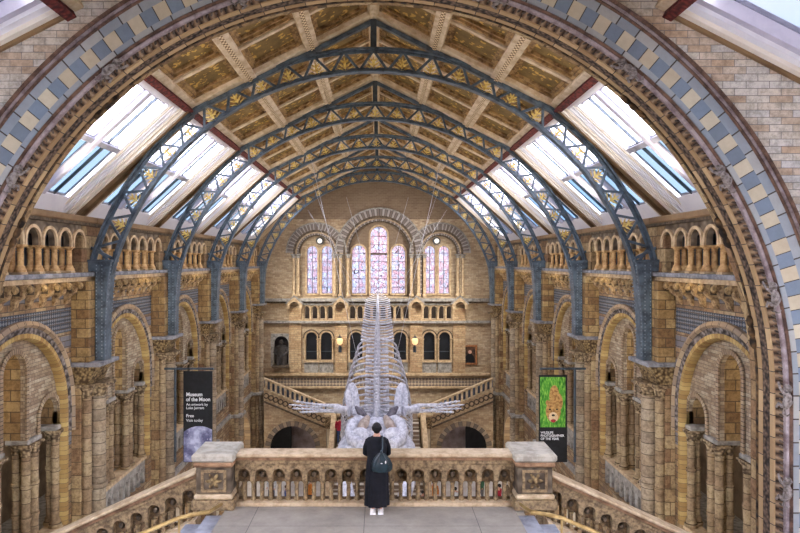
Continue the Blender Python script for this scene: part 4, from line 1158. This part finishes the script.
# sternum and shoulder blades
c, t_, sd, up = frame(.93)
m = MB(); m.ball(c - up*1.9, (.3,.4,.08), 8, 6, Matrix((sd, t_, up)).transposed()); m.build('sternum', 'bone', whale, True)
WD = 30.2
def wq(px, py, s, D=WD):      # px measured on the left half, mirrored for the right
    x = (px-378.7)*D/640
    return Vector((WX + (x if s < 0 else -x), D, (262-py)*D/640))
for s in (-1, 1):
    rim = [(353,414,29.9),(347.5,404,30.2),(347,394,30.5),(350,384.5,30.9),(355,382.5,31.0),(359,388,30.7),(361.5,400,30.3),(361.5,413,29.9),(357,417,29.7)]
    P_ = [wq(a, b, s, d) for a, b, d in rim]; n = len(P_); off = Vector((0, .05, .02))
    m = MB(); m.add([p-off for p in P_] + [p+off for p in P_], [tuple(range(n)), tuple(range(2*n-1, n-1, -1))] + [(k, (k+1) % n, n+(k+1) % n, n+k) for k in range(n)])
    m.tube([wq(352,386,s,30.75), wq(355,400,s,30.2), wq(356,415,s,29.75)], [.03,.07,.12], 6)
    m.build('scapula', 'bone', whale, bevel=.02)
    H = wq(352, 411, s, 29.8); e1 = wq(338, 408.5, s); e2 = wq(320, 408, s)
    m = MB(); m.tube([H, (H+e1)/2, e1], [.24,.17,.23], 10); m.build('humerus', 'bone', whale, True)
    for dz_ in (-.1, .12):
        m = MB(); m.tube([e1+Vector((0,0,dz_)), (e1+e2)/2+Vector((0,0,dz_*1.2)), e2+Vector((0,0,dz_))], [.12,.08,.11], 7); m.build('forearm_bone', 'bone', whale, True)
    for j in range(4):
        z = -.17+.11*j; L = [.8,1.15,1.3,1.1][j]
        pts = [e2 + Vector((s*(.06+L*q_), -.1*q_, z*(1+.6*q_)+.1*q_)) for q_ in (0,.2,.4,.6,.8,1)]
        m = MB(); m.tube(pts, [.055,.045,.045,.04,.035,.025], 6)
        for p_ in pts[:-1]: m.ball(p_, (.09,.07,.065), 6, 5)
        m.build('finger_bone', 'bone', whale, True)
# skull
SK = frame(.999); c0 = SK[0]; tn = Vector((0, -.93, -.37)).normalized(); sd = Vector((1,0,0)); up = sd.cross(tn); up = up if up.z > 0 else -up
rotS = Matrix((sd, tn, up)).transposed()
m = MB(); B = lambda x, y, z: c0 + sd*x + tn*y + up*z
m.rings([[B(w*cos(2*pi*k/16), y, h*sin(2*pi*k/16)+zo) for k in range(16)] for y, w, h, zo in
         ((-.25,.25,.2,0),(-.05,.5,.38,0),(.35,.85,.45,.02),(.8,.72,.42,.05),(1.2,.66,.34,.0),(2.0,.58,.24,-.05),(3.2,.42,.17,-.15),(4.4,.26,.12,-.3),(5.4,.1,.07,-.5))])
m.build('skull', 'bone', whale, True)
m = MB(); m.ball(B(0,-.2,-.02), (.22,.2,.2), 8, 6, rotS); m.build('occipital_condyle', 'bone', whale, True)
for s in (-1, 1):
    m = MB(); m.tube([wq(368,420,s,28.6), wq(361,420,s,28.5), wq(355,424,s,28.2), wq(352.5,432,s,27.8), wq(355,439.5,s,27.4), wq(363,445,s,27.0)], [.17,.24,.26,.27,.28,.24], 12); m.build('squamosal_bone', 'bone', whale, True)
    m = MB(); m.ball(wq(362,437,s,27.6), (.48,.35,.42), 12, 8); m.build('maxilla', 'bone', whale, True)
    m = MB(); m.tube([wq(370,417,s,28.3), wq(366.5,423,s,28.0), wq(363,429,s,27.8), wq(360,432,s,27.8)], [.12,.22,.2,.08], 10); m.build('condyle_bone', 'bone_tan', whale, True)
    m = MB(); m.tube([wq(367,417,s,28.6), wq(362,411,s,28.7), wq(357.5,406.5,s,28.8)], [.14,.17,.05], 6); m.build('process_bone', 'bone_dark', whale, True)
    m = MB(); m.tube([B(s*.5,1.3,.06), B(s*.95,1.5,.02), B(s*1.3,1.75,-.06)], [.3,.28,.2], 10); m.build('orbital_process', 'bone', whale, True)
    m = MB(); m.tube([B(s*1.15,.75,-.1), B(s*1.34,1.4,-.16), B(s*1.4,2.2,-.35), B(s*1.3,3.2,-.6), B(s*.98,4.3,-.85), B(s*.5,5.2,-.9), B(s*.12,5.7,-.9)], [.26,.34,.34,.3,.25,.2,.14], 12); m.build('mandible', 'bone', whale, True)
    m = MB(); m.tube([B(s*.3,1.4,.2), B(s*.34,2.6,.1), B(s*.26,4.0,-.1), B(s*.08,5.4,-.42)], [.16,.13,.1,.05], 8); m.build('maxilla_ridge', 'bone', whale, True)
# hanging cables
for f, x, yy, zt in ((.02,-2.2,45.5,4.6),(.02,2.2,45.5,4.6),(.3,-4.8,44.23,3.6),(.3,4.8,44.23,3.6),(.6,-3.8,37.87,4.7),(.6,3.8,37.87,4.7),(.9,-3.2,31.5,5.1),(.9,3.2,31.5,5.1)):
    c, t_, s_, u_ = frame(f)
    sg = 1 if x > 0 else -1
    MB().tube([c + s_*sg*.3, (x, yy, zt)], .008, 4).build('hanging_cable', 'cable', whale)

# ------------------------------------------------------------------ banners
def text(body, x, y, z, size, mat, parent, bold=0.0, nm='lettering', align='LEFT', w=1.0):
    cu = bpy.data.curves.new(nm, 'FONT'); cu.body = body; cu.size = size; cu.offset = bold; cu.extrude = .004; cu.align_x = align; cu.space_line = .95
    o = bpy.data.objects.new(nm + '_curve', cu); C.objects.link(o)
    dg = bpy.context.evaluated_depsgraph_get(); me = bpy.data.meshes.new_from_object(o.evaluated_get(dg))
    bpy.data.objects.remove(o); me.name = nm; me.materials.clear(); me.materials.append(M[mat])
    o = bpy.data.objects.new(nm, me); C.objects.link(o); o.parent = parent
    o.location = (x, y, z - BASE[parent.name]); o.rotation_euler = (pi/2, 0, 0); o.scale = (w, 1, 1); return o
BD = 24.6; bx = lambda px: (px-380)*BD/640+AXC; bz = lambda py: (262-py)*BD/640
t = thing('exhibition_banner', 'tall black hanging banner with white text and a moon, on the left', 'banner', base=bz(462))
MB().box(bx(183.5), bx(212.5), BD-.02, BD+.02, bz(462), bz(371)).build('banner_cloth', 'black_paint', t)
m = MB(); cxm, czm, rm = bx(199.5), bz(450), 24*BD/640
pts = []
for i in range(49):
    a = pi*i/48; pts.append((cxm + rm*cos(a), czm + rm*sin(a)))
pts = [(max(bx(184), min(bx(212.2), x)), z) for x, z in pts] + [(bx(184), bz(461.5)), (bx(212.2), bz(461.5))]
cl = [(bx(212.2), bz(461.5))] + [(x, z) for x, z in [(bx(212.2) - (bx(212.2)-bx(184))*i/24, 0) for i in range(25)] and [(xx, czm + sqrt(max(0, rm*rm-(xx-cxm)**2))) for xx in [bx(212.2) - (bx(212.2)-bx(184))*i/24 for i in range(25)]]] + [(bx(184), bz(461.5))]
MB().plate(cl, [], BD-.035, BD-.021).build('moon_picture', 'moon_print', t)
text('Museum\nof the Moon', bx(186.3), BD-.025, bz(396), .2, 'print_white', t, .005, w=.92)
text('An artwork by\nLuke Jerram', bx(186.3), BD-.025, bz(405.5), .14, 'print_white', t, .001)
text('Free', bx(186.3), BD-.025, bz(417), .165, 'print_white', t, .003)
text('Visit today', bx(186.3), BD-.025, bz(421.5), .15, 'print_white', t)
m = MB(); m.tube([(-8.1, BD+.02, bz(368.8)), (bx(213.5), BD+.02, bz(368.8))], .045, 8); m.build('pole', 'iron_dark', t, True)
m = MB(); m.tube([(bx(175), BD+.02, bz(368)), (bx(175), BD+.02, bz(462))], .05, 8); m.build('upright', 'iron_dark', t, True)
t = thing('exhibition_banner', 'tall hanging banner with a big cat in green grass, on the right', 'banner', base=bz(462))
MB().box(bx(538.8), bx(567), BD-.02, BD+.02, bz(462), bz(375)).build('banner_cloth', 'black_paint', t)
MB().box(bx(540), bx(565.2), BD-.032, BD-.02, bz(427), bz(377)).build('photo_print', 'grass_print', t)
def lion(px, py, w, h, mat, nm, y=BD-.036, n=18, top=1.0):
    pts = [(bx(px)+w*cos(2*pi*i/n)*BD/640, bz(py)+h*sin(2*pi*i/n)*BD/640) for i in range(n)]
    return MB().plate(pts, [], y, y+.004).build(nm, mat, t)
lion(554, 396, 5, 11, 'lion_fur', 'cat_body'); lion(558, 402, 4.5, 9, 'lion_fur', 'cat_body', BD-.038)
lion(553, 411, 7.5, 11, 'lion_fur', 'cat_head', BD-.041); lion(547.5, 402.5, 2.2, 2.6, 'lion_fur', 'cat_ear', BD-.043); lion(559, 402.5, 2.2, 2.6, 'lion_fur', 'cat_ear', BD-.043)
lion(553, 417, 4.6, 5.2, 'lion_pale', 'cat_muzzle', BD-.045); lion(549.6, 409, 1.1, .8, 'hair_dark', 'cat_eye', BD-.048); lion(556.6, 409, 1.1, .8, 'hair_dark', 'cat_eye', BD-.048)
lion(553, 415, 1.6, 1.1, 'hair_dark', 'cat_nose', BD-.048); lion(553, 420.5, 2.6, 1.6, 'lion_red', 'cat_mouth', BD-.05)
text('WILDLIFE\nPHOTOGRAPHER\nOF THE YEAR', bx(540.5), BD-.025, bz(433.5), .125, 'print_white', t, .002, w=.92)
m = MB(); m.tube([(8.1, BD+.02, bz(368.8)), (bx(540), BD+.02, bz(368.8))], .045, 8); m.build('pole', 'iron_dark', t, True)
m = MB(); m.tube([(bx(575), BD+.02, bz(368)), (bx(575), BD+.02, bz(462))], .05, 8); m.build('upright', 'iron_dark', t, True)

# ------------------------------------------------------------------ people
def skin_mesh(name, verts, edges, radii, mat, parent, root=0, sub=2):
    me = bpy.data.meshes.new(name); me.from_pydata(verts, edges, []); me.update(); me.materials.append(M[mat])
    o = bpy.data.objects.new(name, me); C.objects.link(o)
    if parent: o.parent = parent
    o.modifiers.new('skin', 'SKIN')
    for i, r in enumerate(radii):
        sv = me.skin_vertices[0].data[i]; sv.radius = r if isinstance(r, tuple) else (r, r); sv.use_root = (i == root)
    s = o.modifiers.new('sub', 'SUBSURF'); s.levels = sub; s.render_levels = sub
    return o
def person(loc, z, rz, label, top, bottom, hair, group=None, H=1.7, step=.0, arm=0.0, skirt=False, shoe='hair_dark'):
    t = thing('person', label, 'person', loc=(loc[0], loc[1]), base=z, rz=rz, group=group)
    k = H/1.7
    V = [(0,0,.95),(0,0,1.12),(0,-.01,1.3),(0,0,1.42),(0,0,1.5),(0,.01,1.6)]
    R = [(.14,.1),(.12,.09),(.15,.1),(.1,.08),(.05,.05),(.078,.09)]
    E = [(0,1),(1,2),(2,3),(3,4),(4,5)]
    def add(p, r, fr): V.append(p); R.append((r,r)); E.append((fr, len(V)-1)); return len(V)-1
    for s in (-1, 1):
        a = add((s*.18,0,1.4), .055, 3); b = add((s*.24, .03+arm*.1, 1.15), .042, a); c = add((s*.24, .08+arm*.25, .93+arm*.15), .032, b); add((s*.235,.12+arm*.3,.86+arm*.2), .035, c)
        h = add((s*.09,0,.86), .085, 0); kn = add((s*.1, .04+s*step, .49), .058, h); an = add((s*.1, s*step*1.3, .1), .042, kn); add((s*.11, .13+s*step*1.3, .04), .036, an)
    o = skin_mesh('body', [tuple(Vector(v)*k) for v in V], E, [(r[0]*k, r[1]*k) for r in R], 'skin', t, 0, 1)
    def loft(rows, nm, mat, n=14):
        m = MB(); m.rings([[(cx+w*cos(2*pi*i/n), cy+d*sin(2*pi*i/n), zz) for i in range(n)] for zz, w, d, cx, cy in [(r[0]*k, r[1]*k, r[2]*k, (r[3] if len(r) > 3 else 0)*k, (r[4] if len(r) > 4 else 0)*k) for r in rows]])
        me = m.build(nm, mat, None, True); me.parent = t; me.location.z = 0
        return me
    loft([(.84,.19,.14),(.95,.185,.135),(1.1,.165,.12),(1.3,.19,.13),(1.4,.17,.11),(1.46,.08,.07)], 'jacket', top)
    for s in (-1, 1):
        m = MB(); m.tube([Vector(p)*k for p in ((s*.16,0,1.41),(s*.2,.0,1.36),(s*.245,.03+arm*.1,1.15),(s*.242,.075+arm*.24,.97+arm*.14))], [.06*k,.075*k,.062*k,.05*k], 8); e = m.build('sleeve', top, None, True); e.parent = t; e.location.z = 0
        if not skirt:
            m = MB(); m.tube([Vector(p)*k for p in ((s*.08,0,.92),(s*.095,.0,.8),(s*.1,.04+s*step,.49),(s*.1,s*step*1.3,.1))], [.09*k,.1*k,.078*k,.065*k], 9); e = m.build('trouser_leg', bottom, None, True); e.parent = t; e.location.z = 0
        m = MB(); m.ball((s*.105*k, (.06+s*step*1.3)*k, .045*k), (.05*k,.13*k,.05*k), 8, 6); e = m.build('shoe', shoe, None, True); e.parent = t; e.location.z = 0
    if skirt: loft([(.3,.26,.2),(.6,.23,.18),(.9,.18,.14)], 'skirt', bottom)
    m = MB(); m.ball((0, -.02*k, 1.635*k), (.094*k,.105*k,.1*k), 10, 8); e = m.build('hair', hair, None, True); e.parent = t; e.location.z = 0
    return t
# onlooker at the balustrade
WXX, WY = .13, 12.0
w = thing('person', 'person in a long black dress seen from behind, standing at the level balustrade', 'person', loc=(WXX, WY), base=LZ)
V = [(0,0,.92),(0,.0,1.08),(0,.03,1.27),(0,.05,1.39),(0,.06,1.46),(0,.075,1.53),(0,.085,1.58)]
R = [(.135,.1),(.115,.085),(.15,.1),(.1,.07),(.05,.05),(.065,.075),(.07,.085)]
E = [(0,1),(1,2),(2,3),(3,4),(4,5),(5,6)]
def addv(p, r, fr): V.append(p); R.append((r,r)); E.append((fr, len(V)-1)); return len(V)-1
hands = {}
for s in (-1, 1):
    a = addv((s*.145,.045,1.34), .05, 3); b = addv((s*.2,.1,1.12), .038, a); c = addv((s*.15,.34,1.045), .027, b); d = addv((s*.13,.4,1.04), .026, c); hands[s] = d
    pl = addv((s*.115,.455,1.045), .024, d)
    for j, (ox, L) in enumerate(((-.03,.06),(-.01,.07),(.012,.065),(.032,.05))):
        f1 = addv((s*.115+ox, .455+L*.6, 1.05), .0095, pl); addv((s*.115+ox, .455+L, 1.035), .0085, f1)
    th = addv((s*.115-s*.045, .44, 1.045), .010, d); addv((s*.115-s*.06, .475, 1.045), .009, th)
    h = addv((s*.085,0,.85), .08, 0); kn = addv((s*.075,.02,.48), .055, h); an = addv((s*.07,-.01,.1), .038, kn); addv((s*.075,.12,.035), .033, an)
skin_mesh('body', V, E, R, 'skin', w, 0, 2)
def cloth(nm, mat, rows, par, fold=0.0, nf=9, n=48):
    m = MB(); rg = []
    for zz, ww, dd, cy in rows:
        amt = fold*max(0, min(1, (1.0-zz)/.7))
        rg.append([((ww*(1+amt*cos(nf*2*pi*i/n+.6)))*cos(2*pi*i/n), cy+dd*(1+amt*cos(nf*2*pi*i/n+.6))*sin(2*pi*i/n), zz) for i in range(n)])
    m.rings(rg); o = m.build(nm, mat, None, True); o.parent = par; o.location.z = 0; return o
cloth('dress', 'black_cloth', [(.16,.225,.19,.0),(.2,.225,.19,.0),(.45,.215,.175,.0),(.7,.21,.165,.0),(.9,.2,.155,.0),(1.02,.18,.135,.01),(1.15,.185,.13,.025),(1.28,.2,.13,.04),(1.37,.185,.115,.05),(1.41,.13,.09,.055),(1.44,.07,.062,.062),(1.45,.056,.056,.062)], w, .09)
for s in (-1, 1):
    m = MB(); m.tube([(s*.11,.05,1.365),(s*.155,.045,1.335),(s*.2,.075,1.2),(s*.205,.115,1.1),(s*.18,.2,1.06)], [.062,.07,.066,.066,.06], 10); o = m.build('sleeve', 'black_cloth', None, True); o.parent = w; o.location.z = 0
    m = MB(); m.rings([[(s*.072+a*cos(2*pi*i/12), .05+b*sin(2*pi*i/12), z_) for i in range(12)] for z_, a, b in ((0,.05,.13),(.025,.055,.135),(.05,.05,.12),(.085,.042,.075),(.12,.04,.05))]); o = m.build('shoe', 'shoe_white', None, True); o.parent = w; o.location.z = 0
    m = MB(); m.box(s*.072-.052, s*.072+.052, -.085, .185, -.001, .02); q_ = m.build('sole', 'print_white', None); q_.parent = o
# hair: short cap with locks, head features
m = MB(); m.ball((0,.07,1.59), (.085,.097,.092), 16, 12); m.ball((0,.035,1.545), (.068,.055,.07), 12, 8)
for i in range(26):
    a = 2*pi*i/26; 
    if sin(a) > .55: continue
    m.tube([(.07*cos(a),.06+.08*sin(a),1.61),(.083*cos(a),.06+.085*sin(a),1.58),(.074*cos(a),.06+.07*sin(a),1.53)], [.018,.016,.007], 5)
o = m.build('hair', 'hair_dark', None, True); o.parent = w; o.location.z = 0
for s in (-1, 1):
    m = MB(); m.ball((s*.083,.085,1.55), (.012,.02,.028), 8, 6); o = m.build('ear', 'skin', None, True); o.parent = w; o.location.z = 0
    m = MB(); m.ball((s*.03,.165,1.575), .012, 8, 6); o = m.build('eye', 'print_white', None, True); o.parent = w; o.location.z = 0
m = MB(); m.tube([(0,.165,1.58),(0,.185,1.55),(0,.17,1.54)], [.01,.015,.012], 6); o = m.build('nose', 'skin', None, True); o.parent = w; o.location.z = 0
m = MB(); m.ball((0,.16,1.51), (.025,.01,.008), 8, 6); o = m.build('mouth', 'lion_red', None, True); o.parent = w; o.location.z = 0
# bag, carried on the back by a strap over the right shoulder
bag = thing('shoulder_bag', 'dark teal slouchy shoulder bag hanging on the back of the person in black', 'bag', loc=(WXX+.085, WY-.15), base=LZ+.82)
bag.scale = (1.12, 1.1, 1.0)
def loc(o, p=None): o.parent = bag; o.location.z = -.78; return o
m = MB(); n = 20; rg = []
for zz, ww, dd in ((.80,.05,.03),(.81,.14,.07),(.86,.175,.09),(.94,.175,.09),(1.03,.14,.07),(1.1,.09,.045),(1.14,.06,.03)):
    rg.append([(ww*cos(2*pi*i/n)*(1+.05*cos(5*2*pi*i/n)), -.06+dd*sin(2*pi*i/n)*(1+.12*cos(7*2*pi*i/n)), zz) for i in range(n)])
m.rings(rg); loc(m.build('bag_body', 'teal_leather', None, True))
for s in (-1, 1):
    m = MB(); m.tube([(s*.12,-.12,.9),(s*.1,-.13,1.0),(s*.03,-.1,1.12),(0,-.06,1.2)], .011, 6); loc(m.build('handle', 'teal_leather', None, True))
m = MB(); m.tube([(0,-.06,1.13),(.02,-.04,1.2),(.02,.0,1.3),(.02,.07,1.375),(.02,.17,1.395)], .014, 6); loc(m.build('strap', 'teal_leather', None, True))
m = MB(); m.ball((.0,-.135,.98), (.02,.01,.012), 8, 6); m.ball((.07,-.13,1.0), (.012,.01,.03), 8, 6); loc(m.build('buckle', 'shoe_white', None, True))
# visitors
zst = lambda y: GROUND+(z1-GROUND)*max(0, min(1, math.ceil((y-y0+.001)/(y1-y0)*N)/N))
zst = lambda y: GROUND+(z1-GROUND)*(int((y-y0)/(y1-y0)*N)+1)/N
person((-2.36, 40.6), zst(40.6), .1, 'person in a red jacket climbing the far steps, left of the whale skull', 'cloth_red', 'denim', 'hair_brown', step=.06)
person((-2.16, 41.8), zst(41.8), -.1, 'person in a blue jacket on the far steps, just right of the one in red', 'cloth_blue', 'cloth_navy', 'hair_dark', step=.06)
vis = [(-6.3,38.3,2.8,'cloth_white','denim','white top and jeans','leftmost of the visitors on the hall floor'),
       (-3.9,37.6,.3,'cloth_orange','cloth_navy','orange top','walking left of the far steps'),
       (-1.0,34.8,2.2,'cloth_grey','denim','grey top','standing in front of the far steps'),
       (1.6,35.2,1.2,'cloth_navy','cloth_grey','navy jacket','standing right of the centre on the hall floor'),
       (3.3,37.2,3.3,'cloth_orange','denim','orange jacket and jeans','right of the far steps'),
       (4.5,36.6,.2,'cloth_white','cloth_navy','white top and dark trousers','standing right of the far steps'),
       (6.3,38.6,2.0,'cloth_green','cloth_grey','green top','near the right far arch'),
       (2.6,36.0,4.0,'cloth_pink','denim','pink top','just right of the foot of the far steps'),
       (-5.2,36.9,5.0,'cloth_blue','cloth_grey','blue top','on the hall floor before the left far arch'),
       (7.0,36.6,1.0,'cloth_red','cloth_navy','red top','rightmost of the visitors on the hall floor')]
for x, y, rz, a, b, d, wh in vis:
    person((x, y), GROUND, rz, f'visitor in a {d}, {wh}', a, b, random.choice(['hair_dark','hair_brown']), group='visitors on the hall floor', step=.05, H=random.uniform(1.6,1.8))

# ------------------------------------------------------------------ light
wld = bpy.data.worlds.new('sky'); bpy.context.scene.world = wld; wld.use_nodes = True
nt = wld.node_tree; bg = nt.nodes['Background']
tc = nt.nodes.new('ShaderNodeTexCoord'); no = nt.nodes.new('ShaderNodeTexNoise'); no.inputs['Scale'].default_value = 3.0; no.inputs['Detail'].default_value = 4
nt.links.new(tc.outputs['Generated'], no.inputs['Vector'])
cr = nt.nodes.new('ShaderNodeValToRGB'); cr.color_ramp.elements[0].position = .35; cr.color_ramp.elements[0].color = (.62,.80,1.0,1); cr.color_ramp.elements[1].position = .55; cr.color_ramp.elements[1].color = (1,.98,1.0,1)
nt.links.new(no.outputs['Fac'], cr.inputs[0]); nt.links.new(cr.outputs[0], bg.inputs['Color']); bg.inputs['Strength'].default_value = SKY = 6.0
def area(name, loc, rot, sx_, sy_, e, col=(1,1,1), portal=False):
    d = bpy.data.lights.new(name, 'AREA'); d.shape = 'RECTANGLE'; d.size = sx_; d.size_y = sy_; d.energy = e; d.color = col
    if portal: d.cycles.is_portal = True
    o = bpy.data.objects.new(name, d); C.objects.link(o); o.location = loc; o.rotation_euler = rot; return o
ang = math.atan2(PZ-EZ, EX-PX)
for i in range(5):
    for s in (1, -1):
        p = PS(2.2, 0, .8)
        area('skylight_portal', (s*p[0], YB(i), p[2]), (0, s*(pi/2-ang) if False else s*(pi/2 - (pi/2-ang)) , 0), 3.9, 4.6, 1, portal=True)
# warm lamps inside the side galleries and under the upper gallery
for i in range(5):
    for s in (1, -1):
        for x_, z_, e, r in ((10.4, -3.3, 22, .25), (10.6, -11.0, 60, .25)):
            d = bpy.data.lights.new('gallery_lamp', 'POINT'); d.energy = e; d.color = (1,.84,.6); d.shadow_soft_size = r
            o = bpy.data.objects.new('gallery_lamp', d); C.objects.link(o); o.location = (s*x_, YB(i), z_)
        # wash lamps on the ledge corners, aimed down the piers
        d = bpy.data.lights.new('pier_lamp', 'SPOT'); d.energy = 34; d.color = (1,.82,.55); d.spot_size = 1.5; d.spot_blend = .8; d.shadow_soft_size = .1
        o = bpy.data.objects.new('pier_lamp', d); C.objects.link(o); o.location = (s*7.4, RIBS[i]-3.4, -.2)
        o.rotation_euler = (Vector((s*8.4, RIBS[i]-.6, -2.6)) - Vector(o.location)).to_track_quat('-Z', 'Y').to_euler()
# uplights on the cornice washing the painted ceiling
for i in range(0, 5):
    for s in (1, -1):
        d = bpy.data.lights.new('ceiling_uplight', 'SPOT'); d.energy = 190; d.color = (1,.92,.78); d.spot_size = 2.7; d.spot_blend = .9; d.shadow_soft_size = .15
        o = bpy.data.objects.new('ceiling_uplight', d); C.objects.link(o); o.location = (s*7.9, YB(i), 1.5)
        o.rotation_euler = (Vector((-s*1.2, YB(i), 6.0)) - Vector(o.location)).to_track_quat('-Z', 'Y').to_euler()
# added fill spots that brighten the end wall
for s in (1, -1):
    for z_, e in ((1.45, 520), (-.1, 700)):
        d = bpy.data.lights.new('wall_fill', 'SPOT'); d.energy = e; d.color = (1,.95,.86); d.spot_size = 1.7; d.spot_blend = .9; d.shadow_soft_size = .2
        o = bpy.data.objects.new('wall_fill', d); C.objects.link(o); o.location = (s*7.5, 40.5, z_)
        o.rotation_euler = (Vector((-s*1.0, 47, -3.0 if z_ > 0 else -8.0)) - Vector(o.location)).to_track_quat('-Z', 'Y').to_euler()
# ------------------------------------------------------------------ camera
cam = bpy.data.cameras.new('camera'); cam.sensor_width = 36; cam.lens = 36*640/800
cam.shift_x = 20/800; cam.shift_y = -4.5/800; cam.clip_end = 200
co = bpy.data.objects.new('camera', cam); C.objects.link(co); co.location = (AXC, 0, 0); co.rotation_euler = (pi/2, 0, 0)
sc = bpy.context.scene; sc.camera = co
sc.view_settings.view_transform = 'Standard'; sc.view_settings.look = 'None'; sc.view_settings.gamma = 1; sc.view_settings.exposure = 1.58
sc.cycles.use_denoising = True
sc.cycles.max_bounces = 8; sc.cycles.diffuse_bounces = 3; sc.cycles.transparent_max_bounces = 12
sc.cycles.sample_clamp_indirect = 6
